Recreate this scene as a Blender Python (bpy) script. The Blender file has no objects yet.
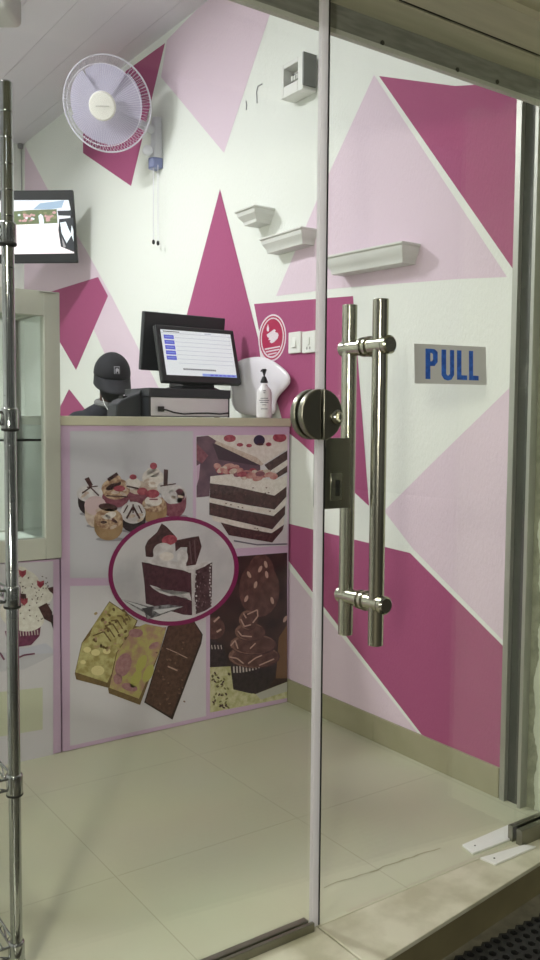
import bpy, bmesh, math, random
from mathutils import Vector as V, Matrix as M
random.seed(7)
S=bpy.context.scene; COL=S.collection
PI=math.pi
# ------------------------------------------------------------------ camera
F=854.104; YAW=0.611479; PIT=-0.0660245; ROL=0.00760883
CAM=V((-2.155375,-1.540987,1.2))
fw=V((math.sin(YAW)*math.cos(PIT),math.cos(YAW)*math.cos(PIT),math.sin(PIT)))
rt=V((math.cos(YAW),-math.sin(YAW),0)); up=rt.cross(fw)
rt,up=rt*math.cos(ROL)+up*math.sin(ROL),-rt*math.sin(ROL)+up*math.cos(ROL)
cd=bpy.data.cameras.new('camera'); co=bpy.data.objects.new('camera',cd); COL.objects.link(co)
cd.sensor_fit='VERTICAL'; cd.sensor_height=36; cd.lens=F*36/960; cd.clip_start=.02
m=M.Identity(4)
for i in range(3): m[i][0]=rt[i]; m[i][1]=up[i]; m[i][2]=-fw[i]; m[i][3]=CAM[i]
co.matrix_world=m; S.camera=co
def ray(px,py): return fw+rt*((px-270)/F)+up*((480-py)/F)
def at(px,py,ax,val):
    d=ray(px,py); return CAM+d*((val-CAM[ax])/d[ax])
def dep(px,py,t): return CAM+ray(px,py)*t
def onp(px,py,P0,n):
    d=ray(px,py); return CAM+d*((P0-CAM).dot(n)/d.dot(n))
# ------------------------------------------------------------------ materials
def lin(c):
    c=c/255; return c/12.92 if c<=.04045 else ((c+.055)/1.055)**2.4
def rgb(t): return (lin(t[0]),lin(t[1]),lin(t[2]),1)
def mat(name,col,rough=.6,metal=0,noise=None,nscale=20,bump=0,bscale=200,stretch=None,emit=None,spec=.5,coat=0,alpha=None,trans=0):
    mt=bpy.data.materials.new(name); mt.use_nodes=True; nt=mt.node_tree; b=nt.nodes['Principled BSDF']
    b.inputs['Base Color'].default_value=rgb(col); b.inputs['Roughness'].default_value=rough; b.inputs['Metallic'].default_value=metal
    b.inputs['Specular IOR Level'].default_value=spec; b.inputs['Coat Weight'].default_value=coat
    b.inputs['Transmission Weight'].default_value=trans
    tc=nt.nodes.new('ShaderNodeTexCoord'); src=tc.outputs['Object']
    if stretch:
        mp=nt.nodes.new('ShaderNodeMapping'); mp.inputs['Scale'].default_value=stretch
        nt.links.new(src,mp.inputs['Vector']); src=mp.outputs['Vector']
    if noise:
        n=nt.nodes.new('ShaderNodeTexNoise'); n.inputs['Scale'].default_value=nscale; n.inputs['Detail'].default_value=6
        nt.links.new(src,n.inputs['Vector'])
        r=nt.nodes.new('ShaderNodeValToRGB'); r.color_ramp.elements[0].position=.38; r.color_ramp.elements[1].position=.62
        r.color_ramp.elements[0].color=rgb(col); r.color_ramp.elements[1].color=rgb(noise)
        nt.links.new(n.outputs['Fac'],r.inputs['Fac']); nt.links.new(r.outputs['Color'],b.inputs['Base Color'])
    if bump:
        n2=nt.nodes.new('ShaderNodeTexNoise'); n2.inputs['Scale'].default_value=bscale; n2.inputs['Detail'].default_value=4
        nt.links.new(src,n2.inputs['Vector'])
        bp=nt.nodes.new('ShaderNodeBump'); bp.inputs['Strength'].default_value=bump; bp.inputs['Distance'].default_value=.004
        nt.links.new(n2.outputs['Fac'],bp.inputs['Height']); nt.links.new(bp.outputs['Normal'],b.inputs['Normal'])
    if emit:
        b.inputs['Emission Color'].default_value=rgb(col); b.inputs['Emission Strength'].default_value=emit
    if alpha is not None: b.inputs['Alpha'].default_value=alpha
    return mt
def glassmat(name,tint,refl=1.0,rough=0.0):
    mt=bpy.data.materials.new(name); mt.use_nodes=True; nt=mt.node_tree; nt.nodes.clear()
    o=nt.nodes.new('ShaderNodeOutputMaterial'); mx=nt.nodes.new('ShaderNodeMixShader')
    t=nt.nodes.new('ShaderNodeBsdfTransparent'); t.inputs['Color'].default_value=(*tint,1)
    g=nt.nodes.new('ShaderNodeBsdfGlossy'); g.inputs['Roughness'].default_value=rough; g.inputs['Color'].default_value=(refl,refl,refl,1)
    f=nt.nodes.new('ShaderNodeFresnel'); 
    ge=nt.nodes.new('ShaderNodeNewGeometry'); io=nt.nodes.new('ShaderNodeMapRange')
    io.inputs['To Min'].default_value=1.45; io.inputs['To Max'].default_value=1/1.45
    nt.links.new(ge.outputs['Backfacing'],io.inputs['Value']); nt.links.new(io.outputs['Result'],f.inputs['IOR'])
    nt.links.new(f.outputs['Fac'],mx.inputs['Fac']); nt.links.new(t.outputs[0],mx.inputs[1]); nt.links.new(g.outputs[0],mx.inputs[2])
    nt.links.new(mx.outputs[0],o.inputs['Surface']); return mt
def thinmat(name,col,fac):
    mt=bpy.data.materials.new(name); mt.use_nodes=True; nt=mt.node_tree; nt.nodes.clear()
    o=nt.nodes.new('ShaderNodeOutputMaterial'); mx=nt.nodes.new('ShaderNodeMixShader'); mx.inputs['Fac'].default_value=fac
    t=nt.nodes.new('ShaderNodeBsdfTransparent'); p=nt.nodes.new('ShaderNodeBsdfPrincipled')
    p.inputs['Base Color'].default_value=rgb(col); p.inputs['Roughness'].default_value=.3
    nt.links.new(t.outputs[0],mx.inputs[1]); nt.links.new(p.outputs[0],mx.inputs[2]); nt.links.new(mx.outputs[0],o.inputs['Surface']); return mt
WS=(14,14,5)
def wallmat(n,c): return mat(n,c,.75,bump=.55,bscale=9,stretch=WS,spec=.25)
m_wall=wallmat('white wall paint',(232,234,229)); m_mag=wallmat('magenta wall paint',(166,84,124))
m_pink=wallmat('pale pink wall paint',(222,202,216)); m_jamb=mat('worn jamb paint',(205,210,190),.8,noise=(196,202,180),nscale=6,bump=.5,bscale=60)
m_jamb2=mat('bare jamb plaster',(118,120,98),.9,noise=(140,142,118),nscale=40,bump=.8,bscale=80)
m_ceil=mat('ceiling boards',(218,214,222),.5,bump=.1,bscale=30)
m_base=mat('skirting tile',(150,146,118),.35,noise=(158,153,126),nscale=8)
m_thr=mat('marble threshold',(178,175,150),.35,noise=(206,203,182),nscale=9,bump=.15,bscale=50)
m_riser=mat('step riser stone',(112,104,76),.5,noise=(122,114,84),nscale=7)
m_soffit=mat('beige soffit board',(186,182,158),.6,noise=(176,172,148),nscale=4,stretch=(1,8,8))
m_dark=mat('dark gap',(28,28,26),.6)
m_lip=mat('header lip',(196,196,188),.6,.1)
m_slot=mat('channel slot shade',(12,12,12),.8)  # near-black colour stands in for the shade inside the guide channel
m_steel=mat('dark steel beam',(142,142,136),.5,.2,noise=(122,122,118),nscale=6,stretch=(2,14,14))
m_alu=mat('aluminium strip',(176,176,168),.35,.7)
m_ss=mat('brushed stainless',(186,184,170),.16,1,bump=.05,bscale=30,stretch=(60,60,2))
m_ssd=mat('satin steel plate',(140,138,126),.34,1,bump=.06,bscale=60)
m_chrome=mat('chrome plating',(170,172,172),.1,1)
m_black=mat('black plastic',(24,25,29),.35); m_blacks=mat('black satin plastic',(34,36,42),.45)
m_rubber=mat('black rubber',(16,16,15),.6)
m_silver=mat('silver painted metal',(206,202,208),.35,.35)
m_white=mat('white plastic',(228,228,224),.4); m_cream=mat('cream laminate edge',(196,192,170),.5)
m_frame=mat('grey white case frame',(190,190,180),.45); m_casewhite=mat('white case lining',(222,226,218),.5)
m_greygreen=mat('case end panel',(206,212,202),.5)
m_grey=mat('grey casing',(172,170,164),.5)
m_glass=glassmat('clear glass',(.975,.985,.975)); m_glass2=glassmat('thin case glass',(.94,.965,.95),.8)
m_seal=thinmat('polished glass edge',(238,234,238),.78)
_n=m_seal.node_tree; _t=_n.nodes.new('ShaderNodeBsdfTranslucent'); _t.inputs['Color'].default_value=(.9,.88,.9,1); _a=_n.nodes.new('ShaderNodeMixShader'); _a.inputs[0].default_value=.6
_p=[n for n in _n.nodes if n.type=='BSDF_PRINCIPLED'][0]; _m=[n for n in _n.nodes if n.type=='MIX_SHADER' and n!=_a][0]
_n.links.new(_p.outputs[0],_a.inputs[1]); _n.links.new(_t.outputs[0],_a.inputs[2]); _n.links.new(_a.outputs[0],_m.inputs[2])
m_lav=mat('lavender print border',(206,178,208),.35); m_paper=mat('print white',(210,206,214),.35); m_paper2=mat('print pale grey',(196,194,204),.35)
def tilefloor():
    mt=bpy.data.materials.new('cream floor tile'); mt.use_nodes=True; nt=mt.node_tree; b=nt.nodes['Principled BSDF']
    tc=nt.nodes.new('ShaderNodeTexCoord'); mp=nt.nodes.new('ShaderNodeMapping'); 
    nt.links.new(tc.outputs['Object'],mp.inputs['Vector']); mp.inputs['Location'].default_value=(FX,FY,0)
    br=nt.nodes.new('ShaderNodeTexBrick'); br.offset=0; br.inputs['Scale'].default_value=1; br.inputs['Brick Width'].default_value=.6; br.inputs['Row Height'].default_value=.6
    br.inputs['Mortar Size'].default_value=.0015; br.inputs['Mortar Smooth'].default_value=.3; br.inputs['Bias'].default_value=0
    br.inputs['Color1'].default_value=rgb((196,196,170)); br.inputs['Color2'].default_value=rgb((192,192,166)); br.inputs['Mortar'].default_value=rgb((172,169,144))
    nt.links.new(mp.outputs[0],br.inputs['Vector'])
    n=nt.nodes.new('ShaderNodeTexNoise'); n.inputs['Scale'].default_value=2.5; n.inputs['Detail'].default_value=5; nt.links.new(tc.outputs['Object'],n.inputs['Vector'])
    mx=nt.nodes.new('ShaderNodeMix'); mx.data_type='RGBA'; mx.blend_type='MULTIPLY'; mx.inputs[0].default_value=.12
    nt.links.new(br.outputs['Color'],mx.inputs[6]); nt.links.new(n.outputs['Color'],mx.inputs[7]); nt.links.new(mx.outputs[2],b.inputs['Base Color'])
    b.inputs['Roughness'].default_value=.38; b.inputs['Specular IOR Level'].default_value=.35
    return mt
# ------------------------------------------------------------------ mesh builder
class MB:
    def __init__(s): s.v=[]; s.f=[]; s.mi=[]; s.mats=[]; s.cur=0
    def use(s,mt):
        if mt not in s.mats: s.mats.append(mt)
        s.cur=s.mats.index(mt); return s
    def add(s,vs,fs):
        o=len(s.v); s.v+= [V(p) for p in vs]
        for f in fs: s.f.append([o+i for i in f]); s.mi.append(s.cur)
        return s
    def box(s,a,b):
        x0,y0,z0=[min(a[i],b[i]) for i in range(3)]; x1,y1,z1=[max(a[i],b[i]) for i in range(3)]
        return s.add([(x0,y0,z0),(x1,y0,z0),(x1,y1,z0),(x0,y1,z0),(x0,y0,z1),(x1,y0,z1),(x1,y1,z1),(x0,y1,z1)],
          [(0,3,2,1),(4,5,6,7),(0,1,5,4),(1,2,6,5),(2,3,7,6),(3,0,4,7)])
    def hexa(s,bot,top):   # general prism between two same-length loops
        n=len(bot); return s.add(list(bot)+list(top),[tuple(range(n))[::-1],tuple(range(n,2*n))]+[(i,(i+1)%n,n+(i+1)%n,n+i) for i in range(n)])
    def prism(s,pts,off):
        return s.hexa(pts,[V(p)+V(off) for p in pts])
    def poly(s,pts): return s.add(pts,[tuple(range(len(pts)))])
    def tube(s,path,r,n=12,cap=True,closed=False):
        path=[V(p) for p in path]; k=len(path); rr=r if isinstance(r,(list,tuple)) else [r]*k
        vs=[]; fs=[]; prev=None
        for i,p in enumerate(path):
            if closed: t=path[(i+1)%k]-path[i-1]
            else: t=path[min(i+1,k-1)]-path[max(i-1,0)]
            t.normalize()
            if prev is None: a=t.orthogonal().normalized()
            else: a=(prev-t*prev.dot(t)); a=a.normalized() if a.length>1e-6 else t.orthogonal().normalized()
            prev=a; b=t.cross(a)
            for j in range(n): vs.append(p+(a*math.cos(2*PI*j/n)+b*math.sin(2*PI*j/n))*rr[i])
        for i in range(k if closed else k-1):
            i2=(i+1)%k
            for j in range(n): fs.append((i*n+j,i*n+(j+1)%n,i2*n+(j+1)%n,i2*n+j))
        if cap and not closed: fs+= [tuple(range(n))[::-1],tuple(range((k-1)*n,k*n))]
        return s.add(vs,fs)
    def lathe(s,c,axis,prof,n=32,ref=None):   # prof: (radius, distance along axis)
        c=V(c); ax=V(axis).normalized(); a=ref.normalized() if ref else ax.orthogonal().normalized(); b=ax.cross(a)
        vs=[];fs=[]
        for r,h in prof:
            for j in range(n): vs.append(c+ax*h+(a*math.cos(2*PI*j/n)+b*math.sin(2*PI*j/n))*max(r,1e-5))
        k=len(prof)
        for i in range(k-1):
            for j in range(n): fs.append((i*n+j,i*n+(j+1)%n,(i+1)*n+(j+1)%n,(i+1)*n+j))
        fs+= [tuple(range(n))[::-1],tuple(range((k-1)*n,k*n))]
        return s.add(vs,fs)
    def ell(s,c,rad,mx=None,nu=20,nv=12):
        c=V(c); mx=mx or M.Identity(3); vs=[];fs=[]
        for i in range(nv+1):
            th=PI*i/nv; th=min(max(th,.02),PI-.02)
            for j in range(nu):
                ph=2*PI*j/nu; vs.append(c+mx@V((rad[0]*math.sin(th)*math.cos(ph),rad[1]*math.sin(th)*math.sin(ph),rad[2]*math.cos(th))))
        for i in range(nv):
            for j in range(nu): fs.append((i*nu+j,(i+1)*nu+j,(i+1)*nu+(j+1)%nu,i*nu+(j+1)%nu))
        fs+= [tuple(range(nu)),tuple(range(nv*nu,(nv+1)*nu))[::-1]]
        return s.add(vs,fs)
    def caps(s,a,b,ra,rb,n=14):
        a=V(a);b=V(b); d=(b-a).normalized(); path=[];rr=[]
        for k in range(5): t=PI/2*k/4; path.append(a-d*ra*math.cos(t)); rr.append(max(ra*math.sin(t),.0008))
        for k in range(5): t=PI/2*k/4; path.append(b+d*rb*math.sin(t)); rr.append(max(rb*math.cos(t),.0008))
        return s.tube(path,rr,n)
    def build(s,name,mt=None,parent=None,bevel=0,smooth=True,ang=35,seg=2,origin=None,props=None,flip=True):
        me=bpy.data.meshes.new(name)
        if parent is not None: o0=root_loc(parent)
        elif origin is not None: o0=V(origin)
        else:
            xs=[p.x for p in s.v]; ys=[p.y for p in s.v]; zs=[p.z for p in s.v]
            o0=V(((min(xs)+max(xs))/2,(min(ys)+max(ys))/2,min(zs)))
        me.from_pydata([p-o0 for p in s.v],[],s.f)
        ms=s.mats if s.mats else [mt]
        for x in ms: me.materials.append(x)
        if s.mats: me.polygons.foreach_set('material_index',s.mi)
        if flip:
            bm=bmesh.new(); bm.from_mesh(me); bmesh.ops.recalc_face_normals(bm,faces=bm.faces); bm.to_mesh(me); bm.free()
        if smooth:
            me.polygons.foreach_set('use_smooth',[True]*len(me.polygons)); me.set_sharp_from_angle(angle=math.radians(ang))
        o=bpy.data.objects.new(name,me); COL.objects.link(o)
        if parent is not None: o.parent=parent
        else: o.location=o0
        if bevel:
            b=o.modifiers.new('bevel','BEVEL'); b.width=bevel; b.segments=seg; b.limit_method='ANGLE'; b.angle_limit=math.radians(40)
        if props: tag(o,**props)
        return o
def root_loc(o):
    while o.parent: o=o.parent
    return V(o.location)
def tag(o,label=None,cat=None,group=None,kind=None):
    if label: o['label']=label
    if cat: o['category']=cat
    if group: o['group']=group
    if kind: o['kind']=kind
    return o
def thing(name,loc,label,cat,group=None):
    o=bpy.data.objects.new(name,None); COL.objects.link(o); o.location=V(loc); o.empty_display_size=.05
    return tag(o,label,cat,group)
def struct(mb,name,mt=None,**k):
    o=mb.build(name,mt,smooth=k.pop('smooth',False),**k); o['kind']='structure'; return o
def pw(pts,ax,val): return [at(x,y,ax,val) for x,y in pts]
def clip(pts,rect):
    n=len(rect)
    for i in range(n):
        (ax,ay),(bx_,by_)=rect[i],rect[(i+1)%n]; out=[]
        ins=lambda p:(bx_-ax)*(p[1]-ay)-(by_-ay)*(p[0]-ax)>=0
        for j in range(len(pts)):
            p,q=pts[j-1],pts[j]; a,b_=ins(p),ins(q)
            if a!=b_:
                d0=(bx_-ax)*(p[1]-ay)-(by_-ay)*(p[0]-ax); d1=(bx_-ax)*(q[1]-ay)-(by_-ay)*(q[0]-ax); t=d0/(d0-d1)
                out.append((p[0]+(q[0]-p[0])*t,p[1]+(q[1]-p[1])*t))
            if b_: out.append(q)
        pts=out
        if not pts: return []
    return pts
def ellpts(cx,cy,rx,ry,n=24,rot=0,a0=0,a1=360):
    r=math.radians(rot); out=[]
    for i in range(n):
        t=math.radians(a0+(a1-a0)*(i/n if a1-a0==360 else i/(n-1))); x=rx*math.cos(t); y=ry*math.sin(t)
        out.append((cx+x*math.cos(r)-y*math.sin(r),cy+x*math.sin(r)+y*math.cos(r)))
    return out

YC=1.373; HC=1.222; CEIL=3.203; YB=4.70; XL=-3.3
SOF=2.20; GZ=-.086
# ------------------------------------------------------------------ room shell
f0=at(72,832,2,0); f1=at(183,945,2,0); f2=at(108,879,2,0)
FX=-((f0.x+f1.x)/2); FY=-f2.y
b=MB(); b.box((XL,.0,-.08),(.15,YB+.1,0)); struct(b,'floor',tilefloor(),origin=(0,0,0))
b=MB(); b.use(m_ceil)
x=XL
while x<.1:      # ceiling boards running away from the door
    x1=min(x+.2,.16); b.prism([(x+.0008,.16,CEIL),(x1-.0008,.16,CEIL),(x1-.0008,YB+.1,CEIL),(x+.0008,YB+.1,CEIL)],(0,0,.03)); x=x1
b.use(m_grey).box((XL,.16,CEIL+.006),(.15,YB+.1,CEIL+.06))
struct(b,'ceiling')
b=MB(); b.use(m_wall); b.box((0,.222,-.08),(.14,YB+.1,CEIL+.05))
PX=-.0008
def paint(mt,pts,e=0):
    w=[(p.y,p.z) for p in pw(pts,0,PX-e)]
    if sum(w[i-1][0]*w[i][1]-w[i][0]*w[i-1][1] for i in range(len(w)))<0: w=w[::-1]
    w=clip(w,[(.2225,-.05),(YB-.001,-.05),(YB-.001,CEIL),(.2225,CEIL)])
    b.use(mt).poly([(PX-e,y,z) for y,z in w])
paint(m_pink,[(25,146),(47,188),(86,250),(112,297),(165,400),(140,425),(122,392),(94,330),(60,300),(24,300)])
paint(m_mag,[(165,43),(131,186),(83,153),(83,112),(126,71)],.0004)
paint(m_pink,[(167,40),(161,77),(224,153),(270,14),(290,-46),(238,-42),(203,3)])
paint(m_mag,[(220,189),(258,338),(261,362),(240,372),(170,378)],.0004)
paint(m_pink,[(374,75),(507,277),(457,279),(340,288),(276,296),(320,193)])
paint(m_mag,[(379,76),(455,86),(473,85),(480,80),(530,93),(530,290),(515,272)],.0004)
paint(m_mag,[(254,304),(353,296),(369,506),(299,441),(285,430),(263,352)],.0004)
paint(m_mag,[(282,522),(410,553),(530,673),(530,790),(436,744),(422,735),(281,551)],.0004)
paint(m_pink,[(384,511),(430,465),(530,368),(530,668),(413,549)],.0002)
paint(m_pink,[(280,558),(420,736),(280,700)])
paint(m_mag,[(40,295),(98,277),(108,296),(76,370),(50,325)],.0004)
paint(m_mag,[(69,389),(95,422),(95,440),(55,440),(55,417)],.0004)
struct(b,'wall_right',flip=False)
bpy.data.objects['wall_right'].data.update()
b=MB(); b.box((XL,YB,-.08),(0,YB+.12,CEIL+.05)); struct(b,'wall_back',m_wall)
b=MB(); b.box((XL-.12,.1,-.08),(XL,YB+.1,CEIL+.05)); struct(b,'wall_left',m_wall)
b=MB(); b.use(m_wall); b.box((XL,.1,SOF),(.14,.16,CEIL+.05)); b.box((XL,.02,0),(-2.62,.16,SOF)); struct(b,'wall_front')
# skirting tiles with joints
b=MB(); y=.225
while y<YB:
    y1=min(y+.6,YB); b.box((-.011,y+.001,0),(0,y1-.001,.1)); y=y1
struct(b,'baseboard_right',m_base,bevel=.002)
b=MB(); b.box((XL,YB-.011,0),(-.012,YB,.1)); struct(b,'baseboard_back',m_base)
# worn jamb beside the door, rough unpainted strip on it
b=MB(); b.use(m_jamb); b.box((.02,-.45,GZ-.012),(1.2,.222,SOF+.4))
xs=[]
for i in range(220):
    z=-.0+i*.0102
    w=.085+.006*math.sin(i*.13)+.004*math.sin(i*.41+1)+random.uniform(-.002,.002)
    xs.append((w,z))
pts=[(.0192,.142,0)]+[(.0192,.142-.030-(w-.085)*1.2,z) for w,z in xs]+[(.0192,.142,xs[-1][1])]
b.use(m_jamb2).poly(pts)
struct(b,'trim_1',flip=False)
# roller shutter guide channel at the end of the wall
b=MB(); b.use(m_alu)
g0,g1=.142,.217
b.box((-.012,g1-.016,.0),(.02,g1+.004,SOF)); b.box((-.012,g0-.004,.0),(.02,g0+.008,SOF))
b.use(m_slot).box((.004,g0,.0),(.02,g1,SOF))
struct(b,'trim_2')
# steel header beam with light lower lip and screws
b=MB(); b.use(m_steel); zb=at(425,65,1,.10).z
b.box((-2.62,.10,zb+.012),(.02,.13,SOF)); b.use(m_lip).box((-2.62,.098,zb),(.02,.112,zb+.012))
b.use(m_dark)
for q in ((382,43),(457,70),(497,82)):
    c=at(q[0],q[1],1,.0995); b.lathe(c,(0,-1,0),[(.006,0),(.006,.003),(.003,.004)],10)
struct(b,'trim_3')
# soffit above the glass
b=MB(); b.use(m_soffit); b.box((-2.62,.006,SOF),(.3,.10,SOF+.05)); b.box((-2.62,-.13,SOF),(.3,-.006,SOF+.05))
b.box((-2.62,-.30,SOF+.02),(.3,-.13,SOF+.07)); b.box((-2.62,-.33,SOF-.005),(.3,-.30,SOF+.07)); b.box((-2.62,-.75,SOF+.03),(.3,-.33,SOF+.09))
b.use(m_dark).box((-2.62,-.006,SOF+.004),(.3,.006,SOF+.05))
struct(b,'trim_4')
# threshold slab with a joint, riser below
def edge(x): return -.106-(.058/.485)*(-.231-x)
xj=at(330,936,2,0).x
b=MB(); b.use(m_thr)
for xa,xb in ((xj+.002,.3),(-2.62,xj-.002)):
    q=[(xa,edge(xa),0),(xb,edge(xb),0),(xb,0.0,0),(xa,0.0,0)]
    b.prism(q,(0,0,-.012))
b.use(m_riser).prism([(-2.62,edge(-2.62)+.006,-.012),(.3,edge(.3)+.006,-.012),(.3,0,-.012),(-2.62,0,-.012)],(0,0,GZ+.012-.02))
struct(b,'trim_5',bevel=.002)
b=MB(); b.box((-9,-12,GZ-.05),(9,-.05,GZ-.012)); struct(b,'floor_outside',mat('wet paving',(96,92,80),.35,noise=(120,115,100),nscale=20))
b=MB(); pa,pb=at(323,888,2,0),at(440,848,2,0); pts=[pa.lerp(pb,t/16)+V((0,random.uniform(-.004,.004),.0008)) for t in range(17)]
for u,v in zip(pts,pts[1:]): w_=random.uniform(.001,.0035); b.poly([u-V((0,w_,0)),v-V((0,w_,0)),v+V((0,w_,0)),u+V((0,w_,0))])
struct(b,'trim_6',mat('worn joint',(162,158,132),.8),flip=False)
# honeycomb rubber mat on the ground
b=MB()
for i in range(-2,40):
    for j in range(0,24):
        p=.032; cx=-1.05+i*p+(j%2)*p/2; cy=-.19-j*p*.866
        if cy>edge(cx)-.018 or cx>.1: continue
        o=[(cx+p*.577*math.cos(PI/6+k*PI/3),cy+p*.577*math.sin(PI/6+k*PI/3)) for k in range(6)]
        q=[(cx+p*.33*math.cos(PI/6+k*PI/3),cy+p*.33*math.sin(PI/6+k*PI/3)) for k in range(6)]
        z0,z1=GZ-.012,GZ
        vs=[(x,y,z1) for x,y in o]+[(x,y,z1) for x,y in q]+[(x,y,z0) for x,y in q]+[(x,y,z0) for x,y in o]
        fs=[]
        for k in range(6):
            l=(k+1)%6; fs+= [(k,l,6+l,6+k),(6+k,6+l,12+l,12+k),(18+k,18+l,l,k)]
        b.add(vs,fs)
b.build('door_mat',m_rubber,smooth=False,flip=False,props=dict(label='black honeycomb rubber mat on the ground below the door step',cat='mat'))
# ------------------------------------------------------------------ glass front
xe=at(324,500,1,0).x; xh=at(515.5,840,1,0).x
xs1=at(322.8,500,1,0).x; xs0=at(316.5,500,1,0).x
b=MB(); b.box((xs1+.006,0,.004),(xh,.010,SOF+.004)); door=struct(b,'door_1',m_glass); door['label']='clear frameless glass door leaf with long steel pull handle'
b=MB(); b.box((xe-.0025,-.001,.004),(xe+.0015,.011,SOF)); b.build('leaf_edge',m_dark,door,smooth=False)
b=MB(); b.box((-2.62,0,.004),(xs1-.001,.010,SOF+.004)); win=struct(b,'window_1',m_glass); win['label']='fixed clear glass pane left of the door'
b=MB(); b.box((xs0,-.001,.004),(xs1,.0105,SOF)); b.build('edge_strip',m_seal,win,smooth=False)
b=MB(); b.use(m_ssd); b.box((-2.62,-.012,0),(xs0,-.002,.022)); b.box((-2.62,.012,0),(xs0,.03,.016)); b.build('bottom_channel',None,win,bevel=.002)
b=MB(); b.box((xh+.004,0,.03),(.02,.010,SOF+.004)); w2=struct(b,'window_2',m_glass); w2['label']='narrow fixed glass strip between door and jamb'
b=MB(); b.use(m_ssd); b.box((xh,-.022,0),(.02,-.002,.045)); b.box((xh,.011,0),(.02,.028,.045)); b.use(m_dark).box((xh+.002,-.002,0),(.02,.0,.04)); b.build('bottom_channel',None,w2,bevel=.002)
# PULL sticker (outer face of the leaf)
def sx(x,y,e=.0012): return at(x,y,1,-e)
q=[(414,343.5),(485.5,347),(486.5,385),(414.5,383.5)]
b=MB(); b.use(mat('grey sticker film',(212,212,212),.5)); b.prism([sx(x,y,.0004) for x,y in q],(0,-.0006,0))
b.use(mat('blue lettering',(50,112,214),.45,noise=(34,84,180),nscale=90))
def let(pts): b.prism([sx(x,y,.0011) for x,y in pts],(0,-.0005,0))
let([(425.5,348.5),(430.2,348.7),(430.2,379.2),(425.5,379)]); let([(430.2,348.7),(434.5,349.2),(437.5,352),(437.5,362),(434.5,366),(430.2,366),(430.2,361.5),(432,361),(433,359.5),(433,354.5),(432,353),(430.2,352.8)])
let([(441.5,349.5),(446,349.7),(446,374),(448,376),(450,374),(450,350),(454,350.2),(454,375),(451.5,379.5),(448,380.5),(444,379.3),(441.5,375)])
let([(457,350.3),(461.3,350.5),(461.3,375.2),(467,375.5),(467,380),(457,379.7)])
let([(469,350.8),(473,351),(473,375.6),(478.5,376),(478.5,380.5),(469,380.1)])
o=b.build('pull_sign',None,door,smooth=False); o['label']='grey sticker with blue PULL lettering'
# pull handle
hx0=at(363,347,1,.005); hx1=at(361,599,1,.005); hx=(hx0.x+hx1.x)/2
def solve_y(px,z):
    best=None
    for i in range(-200,201):
        y=i*.001; d=V((hx,y,z))-CAM; X=270+F*d.dot(rt)/d.dot(fw)
        if best is None or abs(X-px)<best[0]: best=(abs(X-px),y)
    return best[1]
yo=solve_y(379.5,1.3); yi=solve_y(349,1.3)
def zat(px,py,y): return at(px,py,1,y).z
hd=MB(); hd.tube([(hx,yo,zat(376,645,yo)),(hx,yo,zat(381,299,yo))],.0185,24)
ph=hd.build('pull_handle',m_ss,door,bevel=.0015,ang=50); ph['label']='long double sided stainless steel tube handle'
t=MB(); t.tube([(hx,yi,zat(347,634,yi)),(hx,yi,zat(350,305,yi))],.0185,24); t.build('inner_tube',m_ss,ph,bevel=.0015,ang=50)
for zz in (hx0.z,hx1.z):
    t=MB(); t.lathe((hx,yi+.022,zz),(0,-1,0),[(.016,-.004),(.0195,0),(.0195,yi+.022-.008),(.0235,yi+.022-.007),(.0235,yi+.022-.001),(.0195,yi+.022),(.0195,yi+.022+.010),(.0245,yi+.022+.0105),(.0245,yi+.022+.018),(.0205,yi+.022+.019),(.0205,yi-yo+.022+.018),(.018,yi-yo+.022+.0185),(.018,yi-yo+.022+.021),(.0215,yi-yo+.022+.0215),(.0215,yi-yo+.022+.032),(.017,yi-yo+.022+.036)],28)
    t.build('standoff',m_ss,ph,ang=30)
# round patch lock
lc=at(321,414.5,1,-.012); R=.058
def halfdisc(mb,c,r,y0,y1,a0,a1,n=28):
    pts=[(c.x+r*math.cos(math.radians(a0+(a1-a0)*i/n)),y0,c.z+r*math.sin(math.radians(a0+(a1-a0)*i/n))) for i in range(n+1)]
    mb.prism(pts,(0,y1-y0,0))
b=MB(); halfdisc(b,lc-V((.0015,0,0)),R,-.018,-.001,92,268); halfdisc(b,lc-V((.0015,0,0)),R,.011,.028,92,268)
o=b.build('lock_strike',m_ssd,win,bevel=.003); o['label']='left half of the round steel lock'
b=MB(); halfdisc(b,lc+V((.002,0,0)),R,-.018,-.001,-88,88); halfdisc(b,lc+V((.002,0,0)),R,.011,.028,-88,88)
lk=b.build('door_lock',m_ssd,door,bevel=.003); lk['label']='right half of the round steel lock with key cylinder'
kc=at(336.5,417,1,-.019)
b=MB(); b.lathe(kc,(0,-1,0),[(.017,0),(.017,.003),(.013,.004),(.011,.006),(.009,.008)],20); b.box(kc+V((-.002,-.012,-.008)),kc+V((.002,-.007,.008)))
b.build('key_cylinder',m_ss,lk)
c0=at(319.5,438,1,.03); c1=at(345,507,1,.03)
b=MB(); b.use(m_ssd).box((c0.x+.006,.0135,c1.z),(c1.x,.05,c0.z)); b.use(m_dark).box((c0.x-.003,.0135,c1.z+.002),(c0.x+.006,.047,c0.z-.02))
b.use(m_ss); k0=at(331,473,1,.0115); k1=at(342,500,1,.0115); b.box((k0.x,.0112,k1.z),(k1.x,.0135,k0.z))
k0=at(336,480,1,.0102); k1=at(340,496,1,.0102); b.use(m_dark).box((k0.x,.0105,k1.z),(k1.x,.0113,k0.z))
o=b.build('lock_case',None,door,bevel=.002); o['label']='rectangular steel lock case on the inner face'
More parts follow.
